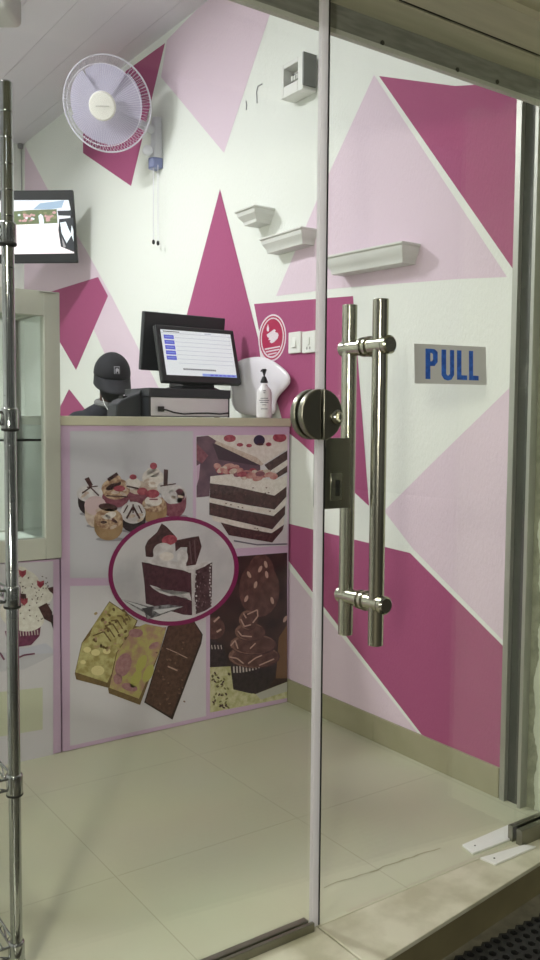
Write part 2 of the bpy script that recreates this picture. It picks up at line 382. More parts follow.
# white floor pivot plates
for nm,pts,lb in (('in',[(462,846.5),(514,824),(516,838.5),(473,855)],'white screwed floor plate on the inner side of the glass door'),
               ('out',[(479,859),(517.5,843),(536,848),(495.5,866)],'white screwed floor plate on the outer threshold at the door pivot')):
    w=[at(x,y,2,0) for x,y in pts]
    if nm=='in': w=[V((p.x,max(p.y,.014),0)) for p in w]
    else: w=[V((p.x,min(p.y,-.004) if p.x<xh-.002 else min(p.y,-.025),0)) for p in w]
    b=MB(); b.use(m_white).prism(w,(0,0,.006)); cc=(w[0]+w[3])/2*.85+(w[1]+w[2])/2*.15
    b.use(m_dark).lathe(cc+V((0,0,.005)),(0,0,1),[(.003,0),(.003,.0022)],10)
    b.build('floor_plate',None,bevel=.001,props=dict(label=lb,cat='floor plate'))
# ------------------------------------------------------------------ counter
ct=thing('counter',(-.51,YC+.23,0),'white printed shop counter with cake pictures carrying the cash register','counter')
xl=-1.024; xr=-.013
b=MB(); b.use(m_greygreen).box((xl,YC+.02,0),(xl+.02,YC+.44,HC-.034)); b.box((xr-.02,YC+.02,0),(xr,YC+.44,HC-.034)); b.box((xl+.02,YC+.42,.1),(xr-.02,YC+.44,.95)); b.box((xl+.02,YC+.02,.62),(xr-.02,YC+.42,.64)); b.build('carcass',None,ct,bevel=.001)
b=MB(); b.box((xl,YC,0.002),(xr,YC+.02,HC-.034)); b.build('front_panel',m_lav,ct,bevel=.001)
b=MB(); b.box((xl-.002,YC-.006,HC-.034),(xr+.002,YC+.46,HC)); b.build('worktop',m_cream,ct,bevel=.002)
C={}
def c_(name,col,noise=None,ns=60):
    if name not in C: C[name]=mat('print '+name,col,.35,noise=noise,nscale=ns)
    return C[name]
choc=c_('chocolate',(58,34,38),(84,54,56),70); cream=c_('cream',(214,204,200),(226,218,216)); creamd=c_('cream shade',(184,162,152),(206,190,178))
red=c_('berry',(140,44,66),(172,84,98)); rose=c_('rose cup',(118,60,78),(140,84,98)); tan=c_('tan cup',(142,112,82),(164,134,102),20); beige=c_('beige icing',(198,172,146),(140,104,84),70)
blackc=c_('black cup',(40,32,38),(60,48,54)); white=c_('white icing',(216,212,216),(192,186,190),34); ringm=c_('oval ring',(132,26,88)); ovalw=c_('oval ground',(210,206,212),(190,188,196),6)
purple=c_('dark purple ground',(84,56,76),(110,80,96),14); navy=c_('blueberry',(40,34,62)); steel=c_('fork',(150,150,156),(70,70,76),60); pinkg=c_('pink ground',(200,168,196))
olive=c_('nougat',(158,144,90),(190,182,128),45); olived=c_('nougat side',(104,82,52),(122,100,64)); yel=c_('pistachio',(182,172,108),(172,136,118),40); pk=c_('pink nougat',(172,130,134),(156,110,116)); 
dchoc=c_('dark bar',(70,46,40),(92,64,54),70); brown=c_('brown ground',(44,30,32),(66,46,44),14); frost=c_('frosting',(104,72,68),(78,50,48),30); frostl=c_('frosting rim',(142,108,98),(110,78,70),60); hl=c_('icing glint',(190,158,146)); tabl=c_('green crumbs',(178,176,128),(206,202,166),50); lime=c_('lime patch',(200,202,180)); liner=c_('liner white',(200,190,186))
class Art:
    def __init__(s,zx,zy,k,y0,ax=1,rect=None): s.b=MB(); s.z=(zx,zy,k); s.y=y0; s.ax=ax; s.r=rect
    def P(s,mt,pts,layer=1):
        zx,zy,k=s.z
        if s.r:
            pts=clip(pts,s.r)
            if len(pts)<3: return
        s.b.use(mt).poly([at(zx+x/k,zy+y/k,s.ax,s.y-.00035*layer) for x,y in pts])
    def E(s,mt,cx,cy,rx,ry,layer=1,rot=0,n=20): s.P(mt,ellpts(cx,cy,rx,ry,n,rot),layer)
    def L(s,mt,pts,w,layer=1):
        for (x0,y0),(x1,y1) in zip(pts,pts[1:]):
            d=math.hypot(x1-x0,y1-y0) or 1; nx,ny=-(y1-y0)/d*w/2,(x1-x0)/d*w/2
            s.P(mt,[(x0+nx,y0+ny),(x1+nx,y1+ny),(x1-nx,y1-ny),(x0-nx,y0-ny)],layer)
    def done(s,name,parent,label): 
        o=s.b.build(name,None,parent,smooth=False,flip=False); o['label']=label; return o
# white ground of the poster (left column)
a=Art(0,0,1,YC); a.P(m_paper2,[(70,431),(193,431),(193,547),(206,560),(206,578),(70,578)],1); a.P(m_paper,[(70,586),(206,584),(206,716),(70,746)],1)
a.done('poster_ground',ct,'plain white grounds behind the cake pictures')
# --- cupcake group picture
a=Art(70,450,4.154,YC)
def cup(cx,cy,w,h,cupm,topm,tw,th,lay,top=None):
    w*=1.14; h*=1.1; tw*=1.14; th*=1.12; a.E(c_('picture shade',(150,146,156)),cx+6,cy+h*.46,w*.5,h*.1,lay)
    a.P(cupm,[(cx-w/2,cy-h*.45)]+[(cx-w*.5*math.cos(PI*t/10)**1 if True else 0,cy-h*.1+h*.62*math.sin(PI*t/10)) for t in range(11)]+[(cx+w/2,cy-h*.45)],lay+.3)
    a.E(topm,cx,cy-h/2,tw/2,th/2,lay+1)
    for i in range(3): a.E(creamd,cx+random.uniform(-.3,.3)*tw,cy-h/2+random.uniform(-.1,.4)*th,tw*.14,th*.08,lay+2,random.uniform(-40,40),10)
cup(345,150,70,60,creamd,cream,80,70,2); a.E(cream,345,92,28,22,3); a.E(red,347,66,15,14,4)
cup(285,195,75,70,rose,creamd,82,50,2); a.E(cream,262,140,32,26,4); a.E(red,300,172,22,16,5); a.E(red,262,112,15,11,5); a.L(choc,[(235,150),(285,160)],6,5)
cup(432,232,90,88,rose,white,90,72,2); a.P(choc,[(390,80),(408,82),(405,150),(388,145)],5); a.E(white,398,158,36,28,4); a.L(choc,[(375,150),(440,140)],5,5); a.E(white,420,195,28,30,4); a.E(rose,455,190,22,30,3)
cup(190,200,100,70,rose,beige,105,80,3); a.E(choc,180,150,36,12,4,-25); a.E(beige,188,120,24,18,5); a.L(choc,[(158,125),(198,98)],14,5); a.E(red,205,160,24,12,6); a.L(choc,[(150,190),(240,195)],5,6)
cup(82,225,86,80,blackc,white,96,64,4); a.P(choc,[(60,120),(78,112),(95,145),(82,156)],7); a.L(choc,[(50,180),(85,155),(120,190)],6,7); a.L(choc,[(70,155),(115,150)],5,7)
cup(105,275,76,80,creamd,c_('pink icing',(200,176,182)),80,72,6)
cup(262,300,92,72,blackc,white,92,82,6); a.L(choc,[(235,285),(262,235),(290,285)],8,9); a.L(choc,[(262,225),(262,262)],6,9); a.L(choc,[(222,262),(240,230)],5,9); a.L(choc,[(300,262),(285,230)],5,9)
cup(350,265,92,72,tan,beige,88,60,6); a.E(cream,346,212,36,22,8); a.E(red,343,182,28,18,9); a.L(rose,[(330,205),(365,205)],6,9)
cup(160,330,104,80,tan,beige,104,78,8); a.E(choc,158,238,40,16,9,8); a.E(cream,165,272,28,14,10,-20); a.E(choc,140,300,14,6,10); a.E(choc,185,295,14,6,10,30)
a.done('cupcake_picture',ct,'printed picture of ten assorted cupcakes')
# --- layer cake picture
a=Art(190,425,4.909,YC,rect=[(25,46),(478,46),(478,592),(25,618)])
a.P(m_paper,[(30,52),(480,48),(480,600),(30,618)],1); a.P(purple,[(32,58),(95,52),(345,150),(345,250),(100,270),(95,350),(32,356)],2)
a.P(rose,[(32,90),(90,150),(60,190),(32,170)],3); a.P(pinkg,[(32,200),(50,190),(44,260),(32,300)],3); a.P(c_('plum',(60,38,54)),[(110,90),(330,165),(330,200),(140,170)],3)
a.P(cream,[(85,50),(480,50),(480,118),(362,192),(330,160),(130,78)],4); a.P(creamd,[(130,78),(330,160),(362,192),(350,200),(120,90)],5)
a.E(red,195,66,30,18,6); a.E(red,440,62,34,22,6); a.E(navy,340,75,28,26,6); a.E(red,245,97,16,9,6); a.E(red,290,101,14,9,6); a.E(red,386,95,14,10,6); a.E(choc,345,95,16,6,7)
a.P(choc,[(365,196),(480,124),(480,168),(390,228)],4); a.P(cream,[(388,230),(480,170),(480,196),(400,250)],5); a.P(choc,[(405,250),(480,198),(480,230),(425,262)],5)
a.P(cream,[(100,252),(200,240),(420,270),(476,245),(474,300),(418,348),(98,288)],4)
for i in range(26):
    x=135+i*11; a.E([c_('coral berry',(168,100,102),(196,150,144),40),red,creamd,c_('coral berry',(178,108,104)),rose][i%5],x,212+i*1.9+random.uniform(-20,20),random.uniform(18,32),random.uniform(12,20),5+(i%4)*.5,random.uniform(-30,30),12)
a.P(choc,[(98,286),(210,300),(415,347),(474,302),(473,352),(415,415),(280,392),(97,356)],6); a.P(cream,[(95,357),(280,394),(415,416),(472,354),(470,390),(412,446),(94,380)],6)
a.P(choc,[(95,380),(260,418),(410,447),(468,395),(466,440),(404,512),(95,441)],7); a.P(cream,[(104,442),(404,514),(464,446),(461,486),(402,530),(240,505),(115,470)],6)
a.P(choc,[(150,478),(245,503),(400,531),(461,490),(455,516),(404,577),(190,541)],7); a.L(c_('plate shade',(110,104,122)),[(215,568),(330,588),(480,584)],7,6)
for i in range(40): a.E(c_('crumb',(104,72,72)),random.uniform(105,400),random.choice([320,400,515])+random.uniform(-15,30),5,3,8,0,6)
a.done('layer_cake_picture',ct,'printed picture of a berry topped chocolate layer cake')
# --- nougat bars
a=Art(65,590,3.6,YC)
a.P(olived,[(35,300),(60,190),(160,40),(262,110),(215,215),(155,352),(40,322)],2); a.P(olive,[(37,296),(62,190),(90,165),(100,130),(160,44),(258,110),(210,212),(152,334)],3)
for (x,y,r) in ((118,290,24),(80,215,14),(110,225,16),(150,220,14),(65,260,10)): a.E(c_('almond',(216,204,150)),x,y,r,r*.75,4)
for i in range(6): a.L(olived,[(100+i*22,165-i*18),(140+i*16,150-i*14),(165+i*14,185-i*15)],5,4)
for i in range(40): a.E(olived if i%2 else yel,random.uniform(105,225),random.uniform(70,215),7,5,5,random.uniform(0,180),8)
a.P(olived,[(155,355),(185,225),(250,130),(365,135),(340,225),(270,414),(158,372)],4); a.P(yel,[(160,352),(188,225),(245,140),(290,122),(364,137),(338,225),(266,392)],5)
for (x,y,rx,ry,r) in ((210,270,28,44,20),(232,350,30,14,15),(255,155,26,16,0),(320,200,20,10,-30),(190,320,16,20,0)): a.E(pk,x,y,rx,ry,6,r)
for (x,y) in ((275,265),(300,300),(255,320)): a.E(c_('lime nougat',(180,176,96)),x,y,16,34,6,25)
a.P(c_('bar side',(44,28,26)),[(285,405),(370,130),(465,112),(496,160),(491,192),(387,467)],4); a.P(dchoc,[(290,402),(372,133),(464,116),(492,162),(486,186),(382,455)],5)
for i in range(26): a.E(c_('bar nut',(120,90,76)),random.uniform(330,430),random.uniform(150,420),random.uniform(3,8),3,6,random.uniform(0,180),7)
a.L(hl,[(365,210),(400,225),(440,245)],3,6); a.L(hl,[(370,275),(405,290)],5,6)
a.done('nougat_picture',ct,'printed picture of three nougat and chocolate bars')
# --- chocolate cupcake picture
a=Art(200,545,5.4,YC,rect=[(54,73),(471,41),(471,826),(54,905)])
a.P(brown,[(54,73),(471,41),(471,826),(54,905)],1)
a.E(frost,320,240,110,150,2); a.E(frost,330,140,70,90,3)
for (x,y) in ((265,160),(325,130),(355,105),(300,215),(250,290),(360,160),(390,300),(460,400)): a.E(hl,x,y,9,20,4,random.uniform(-30,30),10)
a.P(blackc,[(54,500),(130,540),(150,660),(54,665)],2); a.E(frost,75,450,60,60,3); a.L(hl,[(75,415),(105,388)],10,4); a.L(hl,[(90,470),(115,455)],10,4)
for i in range(4): a.L(liner,[(62+i*17,540),(66+i*17,562)],5,4)
a.P(tabl,[(54,660),(165,655),(180,780),(300,805),(471,738),(471,826),(54,905)],2); a.P(c_('table glint',(186,184,176)),[(300,805),(471,740),(471,790),(330,835)],3)
for i in range(40): a.E([choc,c_('crumb green',(120,118,70))][i%2],random.uniform(60,165),random.uniform(690,880),9,5,3,random.uniform(0,180),8)
a.P(c_('warm glow',(112,82,58)),[(425,500),(471,430),(471,720),(410,720)],2)
a.P(blackc,[(163,640),(418,600),(402,725),(360,780),(280,803),(200,785),(178,765)],4)
for i in range(14):
    t=i/13; x=182+t*220; y=690-30*(t-.2)*t+ -45*t*t; a.L(liner,[(x,y-38+10*abs(t-.4)),(x+2,y)],8,5)
for (cx,cy,rx,ry,l) in ((292,600,135,62,5),(288,535,122,55,6),(272,468,80,48,7),(262,405,48,52,8)): a.E(choc,cx,cy+3,rx*1.04,ry*1.05,l); a.E(frostl,cx-4,cy,rx,ry,l+.3); a.E(frost,cx+6,cy+4,rx*.93,ry*.88,l+.6)
for p in ([(160,605),(200,612),(235,640)],[(165,545),(190,515),(205,560)],[(205,465),(225,490),(280,495)],[(255,375),(310,350),(312,385),(285,420)],[(260,640),(300,610),(335,595)],[(270,560),(300,530)],[(220,400),(240,440),(275,430)],[(235,370),(250,395)],[(320,650),(400,615)]): a.L(hl,p,7,9)
a.done('chocolate_cupcake_picture',ct,'printed picture of a dark swirled chocolate cupcake')
# --- oval cake picture
a=Art(0,0,1,YC)
a.P(ringm,ellpts(173.5,571,65.5,54.5,56,-9),10); a.P(ovalw,ellpts(173.5,571,61,50.2,56,-9),11)
a.z=(100,505,3.6)
a.P(c_('slice',(62,30,44),(84,50,60),60),[(150,205),(190,212),(330,238),(334,397),(300,395),(165,355),(160,285)],12); a.P(c_('slice side',(56,36,42),(88,64,70),70),[(342,236),(404,206),(402,365),(380,380),(338,396)],12)
a.P(white,[(150,200),(200,190),(330,215),(400,203),(380,220),(342,236),(325,245),(300,235),(240,225),(190,214)],13); a.P(white,[(328,238),(344,236),(340,330),(346,395),(332,398),(330,310)],13)
a.P(white,[(180,288),(205,295),(240,312),(262,306),(300,330),(330,345),(322,315),(280,325),(250,328),(215,316),(190,300)],13)
a.P(choc,[(222,66),(240,78),(272,112),(250,140),(205,150),(190,188),(165,186),(162,150),(172,128),(205,98)],14); a.E(red,250,126,28,18,15,-10)
a.P(choc,[(270,128),(330,116),(356,112),(366,150),(345,215),(310,220),(314,152),(290,152),(272,168)],14); a.L(c_('choc edge',(100,78,82)),[(322,130),(330,212)],5,15); a.L(c_('choc edge',(100,78,82)),[(340,125),(345,205)],5,15)
a.E(white,228,168,37,32,16); a.E(white,297,188,20,28,15); a.E(cream,240,185,26,16,17); a.E(white,220,152,20,14,17)
a.P(steel,[(75,338),(180,366),(250,358),(300,366),(210,400),(170,412),(160,388)],14); a.P(c_('fork light',(206,206,212)),[(75,338),(180,372),(165,382)],15); a.P(c_('fork dark',(66,64,70)),[(150,372),(190,366),(185,404),(165,392)],16); a.P(c_('fork light',(206,206,212)),[(190,378),(296,366),(215,392)],16)
for i in range(26): a.E(c_('slice crumb',(120,98,104)),random.uniform(346,400),random.uniform(240,375),2.5,3.5,13,0,6)
for i in range(16): a.E(white,random.uniform(334,346)+(6 if i%2 else 0),250+i*8.6,random.uniform(2,5),4,13,0,6)
for i in range(14): a.E(white,398+random.uniform(-3,3),215+i*11,random.uniform(1.5,4),4,13,0,6)
a.done('oval_cake_picture',ct,'oval framed picture of a black forest cake slice')
# ------------------------------------------------------------------ base cabinet left with cupcake print
bc=thing('display_plinth',(-1.52,YC+.23,0),'pale printed base cabinet with cupcake picture under the glass display case','cabinet')
xa,xb=-2.02,xl-.006; ZT=.712
b=MB(); b.use(m_greygreen); b.box((xa,YC+.02,0),(xb,YC+.44,ZT)); b.build('carcass',None,bc,bevel=.001)
b=MB(); b.box((xa,YC,.002),(xb,YC+.02,ZT)); b.build('front_panel',m_lav,bc,bevel=.001)
a=Art(0,540,4.17,YC,rect=[(-120,106),(222,88),(222,905),(-120,985)])
a.P(m_paper,[(-120,90),(222,84),(222,905),(-120,985)],1); a.P(lime,[(-60,640),(178,615),(178,790),(-60,830)],2); a.P(m_paper2,[(-120,480),(222,455),(222,480),(100,540),(-120,560)],2)
a.P(c_('purple cup',(98,40,74),(118,60,90)),[(20,380),(170,360),(165,400),(130,438),(80,445),(35,440)],4)
for i in range(8): a.L(liner,[(72+i*12,382-i),(74+i*12,402-i)],4,5)
for (x,y,rx,ry,l) in ((110,330,75,52,5),(100,200,70,75,3),(165,230,55,45,4),(120,290,58,40,6),(85,150,40,40,4),(60,300,60,60,4)): a.E(c_('sundae cream',(230,226,220),(216,210,202)),x,y,rx,ry,l)
a.P(choc,[(160,280),(195,262),(218,300),(215,345),(185,330)],7); a.P(choc,[(198,200),(222,195),(222,225),(208,215)],6); a.P(blackc,[(205,320),(222,310),(222,372)],7)
for (x,y) in ((93,138),(168,182),(100,255)): a.P(red,[(x-14,y-14),(x,y-8),(x+16,y-14),(x+15,y+5),(x,y+20),(x-13,y+6)],8)
a.P(choc,[(76,222),(108,225),(110,245),(78,245)],8)
for i in range(50): a.E(choc,random.uniform(80,205),random.uniform(150,340),2.2,4,8,random.uniform(0,180),6)
a.P(c_('plate rim',(196,196,212)),[(20,448),(100,452),(190,430),(222,455),(222,472),(60,482)],5); a.L(c_('purple cup',(98,40,74)),[(75,492),(100,480),(145,474)],7,6); a.L(c_('purple cup',(98,40,74)),[(0,470),(18,500)],8,6)
a.done('cupcake_picture',bc,'printed picture of a cream cupcake with red hearts')
# ------------------------------------------------------------------ glass display case
dc=thing('display_case',(-1.52,YC+.2,ZT),'empty glass display case with grey white frame on the base cabinet','display case')
y0=YC-.012; y1=YC+.44; z0=ZT+.004; z1=1.652; xi=at(45,430,1,y0).x; xo=-1.026
pw_=xo-xi
b=MB()
b.box((xi,y0,z0),(xo,y0+.04,z1)); b.box((xa,y0,z0),(xa+pw_,y0+.04,z1)); b.box((xo-.04,y1-.04,z0),(xo,y1,z1)); b.box((xa,y1-.04,z0),(xa+.04,y1,z1))
b.box((xa+pw_,y0+.001,z1-.085),(xi,y0+.039,z1)); b.box((xa+pw_,y0+.001,z0),(xi,y0+.039,z0+.075)); b.box((xa+.04,y1-.039,z1-.06),(xo-.04,y1-.001,z1)); b.box((xa+.04,y1-.039,z0),(xo-.04,y1-.001,z0+.06))
for X in (xo-.04,xa): b.box((X+.001,y0+.04,z1-.06),(X+.039,y1-.04,z1)); b.box((X+.001,y0+.04,z0),(X+.039,y1-.04,z0+.05))
b.build('frame',m_frame,dc,bevel=.002)
b=MB(); b.box((xa+.01,y0+.04,z0+.03),(xo-.01,y1-.01,z0+.052)); b.build('base_board',m_casewhite,dc)
b=MB(); b.box((xa+.01,y0+.01,z1-.012),(xo-.01,y1-.01,z1-.006)); b.build('top_board',m_casewhite,dc)
b=MB(); b.box((xa+pw_,y0+.016,z0+.075),(xi,y0+.022,z1-.085)); b.build('front_glass',m_glass2,dc,smooth=False)
b=MB(); b.box((xo-.024,y0+.04,z0+.05),(xo-.018,y1-.04,z1-.06)); b.build('side_glass',m_glass2,dc,smooth=False)
b=MB(); b.box((xa+.018,y0+.04,z0+.05),(xa+.024,y1-.04,z1-.06)); b.build('side_glass',m_glass2,dc,smooth=False)
zs=at(32,441,1,y0+.04).z
b=MB(); b.use(m_glass2).box((xa+.045,y0+.05,zs),(xo-.042,y1-.02,zs+.006)); b.use(m_dark).box((xa+.045,y0+.044,zs-.001),(xo-.042,y0+.05,zs+.007)); b.build('glass_shelf',None,dc,smooth=False)
b=MB(); b.use(m_alu); p=at(39,291,1,y0-.0); q=at(55,294,1,y0); b.box((p.x,y0-.004,q.z),(q.x,y0,p.z)); b.build('hinge_strip',None,dc)
# ------------------------------------------------------------------ POS terminal, drawer, printer, bottle, bag
cdw=thing('cash_drawer',(-.36,1.75,HC),'silver and black cash drawer box on the counter under the touchscreen','cash drawer')
yd=1.60
dl=at(149.5,405,1,yd); dr=at(229.5,405,1,yd); zt=at(190,389,1,yd).z; zm=at(190,397.5,1,yd).z
b=MB(); b.box((dl.x,yd+.01,HC+.004),(dr.x,yd+.22,zm)); b.box((dl.x-.004,yd-.004,zm),(dr.x+.004,yd+.225,zt)); 
for X in (dl.x+.03,dr.x-.05):
    for Y in (yd+.03,yd+.18): b.box((X,Y,HC),(X+.02,Y+.02,HC+.004))
b.build('housing',m_blacks,cdw,bevel=.004)
b=MB(); b.box((dl.x+.006,yd,HC+.006),(dr.x-.006,yd+.01,zm-.002)); b.build('drawer_front',m_silver,cdw,bevel=.002)
b=MB(); b.box((dl.x-.0,yd+.0,HC+.003),(dl.x+.006,yd+.01,zm)); b.build('edge_trim',m_black,cdw)
b=MB(); b.box((dr.x-.006,yd,HC+.003),(dr.x,yd+.01,zm)); b.build('edge_trim',m_black,cdw)
# cable lying in front of drawer
pc=[at(x,y,1,yd-.012) for x,y in ((161,409),(167,410),(174,412.5),(184,414),(196,413.3),(208,413.2),(220,414),(229,413))]
b=MB(); b.tube(pc,.0032,8); p=pc[0]; b.box(p+V((-.012,-.006,-.011)),p+V((.012,.006,.011))); 
b.build('power_cable',m_rubber,props=dict(label='black cable with plug lying across the silver drawer front',cat='cable'))
ps=thing('touchscreen_terminal',(-.32,1.72,zt),'black till terminal with two tilted screens standing on the cash drawer','till')
yf=1.62
B0=at(163,381.5,1,yf); B1=at(242,382.8,1,yf); T0=at(155,324,1,yf+.071)
W=B1.x-B0.x; upv=V((0,.071,T0.z-B0.z)); H=upv.length; un=upv.normalized(); nb=V((0,un.z,-un.y)) # nb points back
nb=V((0,un.z,-un.y)); 
def scr(u,v,d=0): return V((B0.x+u*W,B0.y,B0.z))+upv*v+nb*d
def mslab(mb,f,u0,v0,u1,v1,d0,d1): mb.hexa([f(u0,v0,d0),f(u1,v0,d0),f(u1,v1,d0),f(u0,v1,d0)],[f(u0,v0,d1),f(u1,v0,d1),f(u1,v1,d1),f(u0,v1,d1)])
b=MB(); mslab(b,scr,0,0,1,1,0,.028); fm=b.build('front_monitor',m_black,ps,bevel=.006,seg=3)
def emat(n,c,e): 
    return mat(n,c,.3,emit=e)
m_scr=emat('lit screen white',(206,210,216),.62)
b=MB(); b.use(m_scr); mslab(b,scr,.055,.12,.945,.915,-.001,.004)
def sq(mt,u0,v0,u1,v1,l=1): b.use(mt); mslab(b,scr,u0,v0,u1,v1,-.001-.0008*l,-.001-.0008*(l-1))
e_blue=emat('lit blue button',(88,92,190),.6); e_gr=emat('lit grey line',(176,182,194),.55); e_dk=emat('lit dark text',(60,60,72),.4); e_bar=emat('lit blue bar',(130,150,210),.6)
for i in range(5): sq(e_blue,.085,.385+i*.092,.205,.455+i*.092); sq(e_bar,.10,.415+i*.092,.19,.425+i*.092,2)
for i in range(7): sq(e_gr,.22,.33+i*.075,.93,.337+i*.075)
sq(e_gr,.055,.855,.945,.862); sq(e_dk,.08,.877,.28,.889,2); sq(e_gr,.6,.875,.68,.895,2)
for i in range(18): sq(e_dk,.27+i*.023,.218,.285+i*.023,.245)
sq(e_bar,.5,.12,.945,.165); 
for i in range(6): sq(e_blue,.6+i*.055,.13,.64+i*.055,.155,2)
b.build('screen',None,fm,smooth=False)
# rear monitor, seen from behind through its left part
A0=at(141,370,1,1.80); A1=at(221.5,376,1,1.80); A2=at(144.5,311,1,1.766); A3=at(221.5,318,1,1.766)
up2=A2-A0
b=MB(); pts=[A0,V((A1.x,1.80,A0.z-.004)),V((A1.x,A2.y,A3.z)),A2]; b.hexa(pts,[p+V((0,.028,.004)) for p in pts]); rm=b.build('rear_monitor',m_blacks,ps,bevel=.005,seg=3)
b=MB(); b.hexa([p+V((0,.0285,.004))+(V((-.18,1.79,1.55))-p)*.06 for p in pts],[p+V((0,.0295,.004))+(V((-.18,1.79,1.55))-p)*.06 for p in pts]); b.build('screen',m_black,rm)
# stand: neck between both monitors and the foot on the drawer
xn0=at(181,385,1,yf+.05).x; xn1=at(213,385,1,yf+.05).x; xf0=at(178,390,1,yf+.03).x; xf1=at(219,390,1,yf+.03).x
b=MB(); b.hexa([(xf0,yf+.01,zt),(xf1,yf+.01,zt),(xf1,yf+.19,zt),(xf0,yf+.19,zt)],[(xn0,yf+.03,zt+.012),(xn1,yf+.03,zt+.012),(xn1,yf+.17,zt+.012),(xn0,yf+.17,zt+.012)])
b.hexa([(xn0,yf+.035,zt+.012),(xn1,yf+.035,zt+.012),(xn1,yf+.16,zt+.012),(xn0,yf+.16,zt+.012)],[(xn0+.01,yf+.07,B0.z+.10),(xn1-.01,yf+.07,B0.z+.10),(xn1-.01,yf+.155,B0.z+.10),(xn0+.01,yf+.155,B0.z+.10)])
b.build('stand',m_black,ps,bevel=.003)
# receipt printer left of the drawer
pl=at(116,405,1,1.66); pr=dl.x-.006
b=MB(); yp=1.66
prof=[(pl.x,HC),(pr,HC),(pr,at(148,389.5,1,yp).z),(at(139,393,1,yp).x,at(139,393,1,yp).z),(at(122,399,1,yp).x,at(122,400,1,yp).z),(pl.x+.004,at(112,404,1,yp).z)]
b.prism([(x,yp,z) for x,z in prof],(0,.09,0)); pt=thing('receipt_printer',((pl.x+pr)/2,yp+.07,HC),'low black sloping receipt printer beside the cash drawer','printer')
b.build('housing',m_blacks,pt,bevel=.006,seg=3)
b=MB(); p=at(128,397,1,yp); b.box((p.x-.008,yp+.03,p.z-.006),(p.x+.012,yp+.07,p.z+.006)); b.build('paper_slot',m_rubber,pt)
# sanitiser bottle
bx=-.135; p=at(264,400,0,bx); bp=V((bx,p.y,HC)); hz=lambda y: at(264,y,0,bx).z
b=thing('pump_bottle',bp,'clear white pump bottle with black cap standing before the white bag','bottle')
m_bot=mat('milky bottle plastic',(240,236,240),.25,trans=.2)
q=MB(); h1=hz(384)-HC; q.lathe(bp,(0,0,1),[(.026,0),(.031,.004),(.032,.02),(.032,h1*.72),(.028,h1*.84),(.014,h1*.95),(.012,h1)],28); bb=q.build('bottle_body',m_bot,b)
q=MB(); hc0=hz(383); q.lathe(V((bx,bp.y,hc0)),(0,0,1),[(.0155,0),(.0155,.007),(.011,.018),(.008,.026)],20); q.build('pump_collar',m_black,b)
q=MB(); h2=hz(375); q.lathe(V((bx,bp.y,hc0+.026)),(0,0,1),[(.004,0),(.004,h2-hc0-.026),(.011,hz(370)-hc0-.026),(.009,hz(369)-hc0-.026)],16); q.tube([(bx,bp.y,hz(371)),(bx-.016,bp.y-.004,hz(370.5)),(bx-.019,bp.y-.004,hz(372))],.003,8); q.build('pump_head',m_black,b)
q=MB()
for (yy,w) in ((391,.006),(393,.004),(398.5,.016),(400.5,.022),(402.5,.018),(405,.008),(409,.014)):
    z=hz(yy); n=6; pts=[]
    dirc=math.atan2(-.87,-.55)
    for k in range(n+1):
        t=dirc+(k/n-.5)*w*2/.032; pts.append((bx+.0325*math.cos(t),bp.y+.0325*math.sin(t)))
    for (xA,yA),(xB,yB) in zip(pts,pts[1:]): q.add([(xA,yA,z-.0015),(xB,yB,z-.0015),(xB,yB,z+.0015),(xA,yA,z+.0015)],[(0,1,2,3)])
o=q.build('bottle_print',mat('grey print',(96,92,104),.5),b,smooth=False); o['label']='small grey lines of print'
# white plastic bag slumped against the wall
ol=[(231,417.5),(229,395),(228,372),(234,360),(246,356.5),(262,354.5),(273,360),(284,368),(290.5,376),(289.5,384),(283,391),(276,397.5),(274,408),(277,417.5)]
ctr=(255,390)
def ring(xv,s):
    out=[]
    for x,y in ol:
        p=at(ctr[0]+(x-ctr[0])*s,ctr[1]+(y-ctr[1])*s,0,-.04); out.append(V((xv,p.y,max(p.z,HC+.0005))))
    return out
b=MB(); R_=[ring(-.012,.55),ring(-.016,.85),ring(-.03,1.0),ring(-.044,.93),ring(-.050,.7),ring(-.051,.3)]
n=len(ol); vs=sum(R_,[]); fs=[tuple(range(n))[::-1],tuple(range((len(R_)-1)*n,len(R_)*n))]
for i in range(len(R_)-1):
    for j in range(n): fs.append((i*n+j,i*n+(j+1)%n,(i+1)*n+(j+1)%n,(i+1)*n+j))
b.add(vs,fs); o=b.build('plastic_bag',mat('white glossy film',(232,226,234),.22,bump=.5,bscale=18,trans=.1),ang=80,props=dict(label='white plastic bag slumped on the counter end against the magenta wall',cat='bag'))
s_=o.modifiers.new('sub','SUBSURF'); s_.levels=2; s_.render_levels=2
# ------------------------------------------------------------------ things on the right wall
sg=thing('hand_wash_sticker',at(272.5,360,0,-.001),'oval red sticker with white hand washing picture on magenta wall','sticker')
m_stred=mat('sticker red',(176,44,84),.4); m_stw=mat('sticker white',(226,214,222),.4)
def st(mt,pts,l,name=None,par=sg):
    b=MB(); b.prism([at(x,y,0,-.001-.0005*l) for x,y in pts],(-.0005,0,0)); return b.build(name,mt,par,smooth=False,flip=True)
def st_multi(mt,polys,l,name):
    b=MB()
    for pts in polys: b.prism([at(x,y,0,-.001-.0005*l) for x,y in pts],(-.0005,0,0))
    return b.build(name,mt,sg,smooth=False)
st(m_stw,ellpts(272.3,337.8,13.8,23.6,40,4),0,'backing'); st(m_stred,ellpts(272.3,337.8,12.6,22,40,4),1,'red_border'); st(m_stw,ellpts(272.3,337.8,11.4,20.3,40,4),2,'white_rim'); st(m_stred,ellpts(272.3,337.5,10.4,18.7,40,4),3,'red_field')
k=lambda pts:[(240+x/6,290+y/6) for x,y in pts]
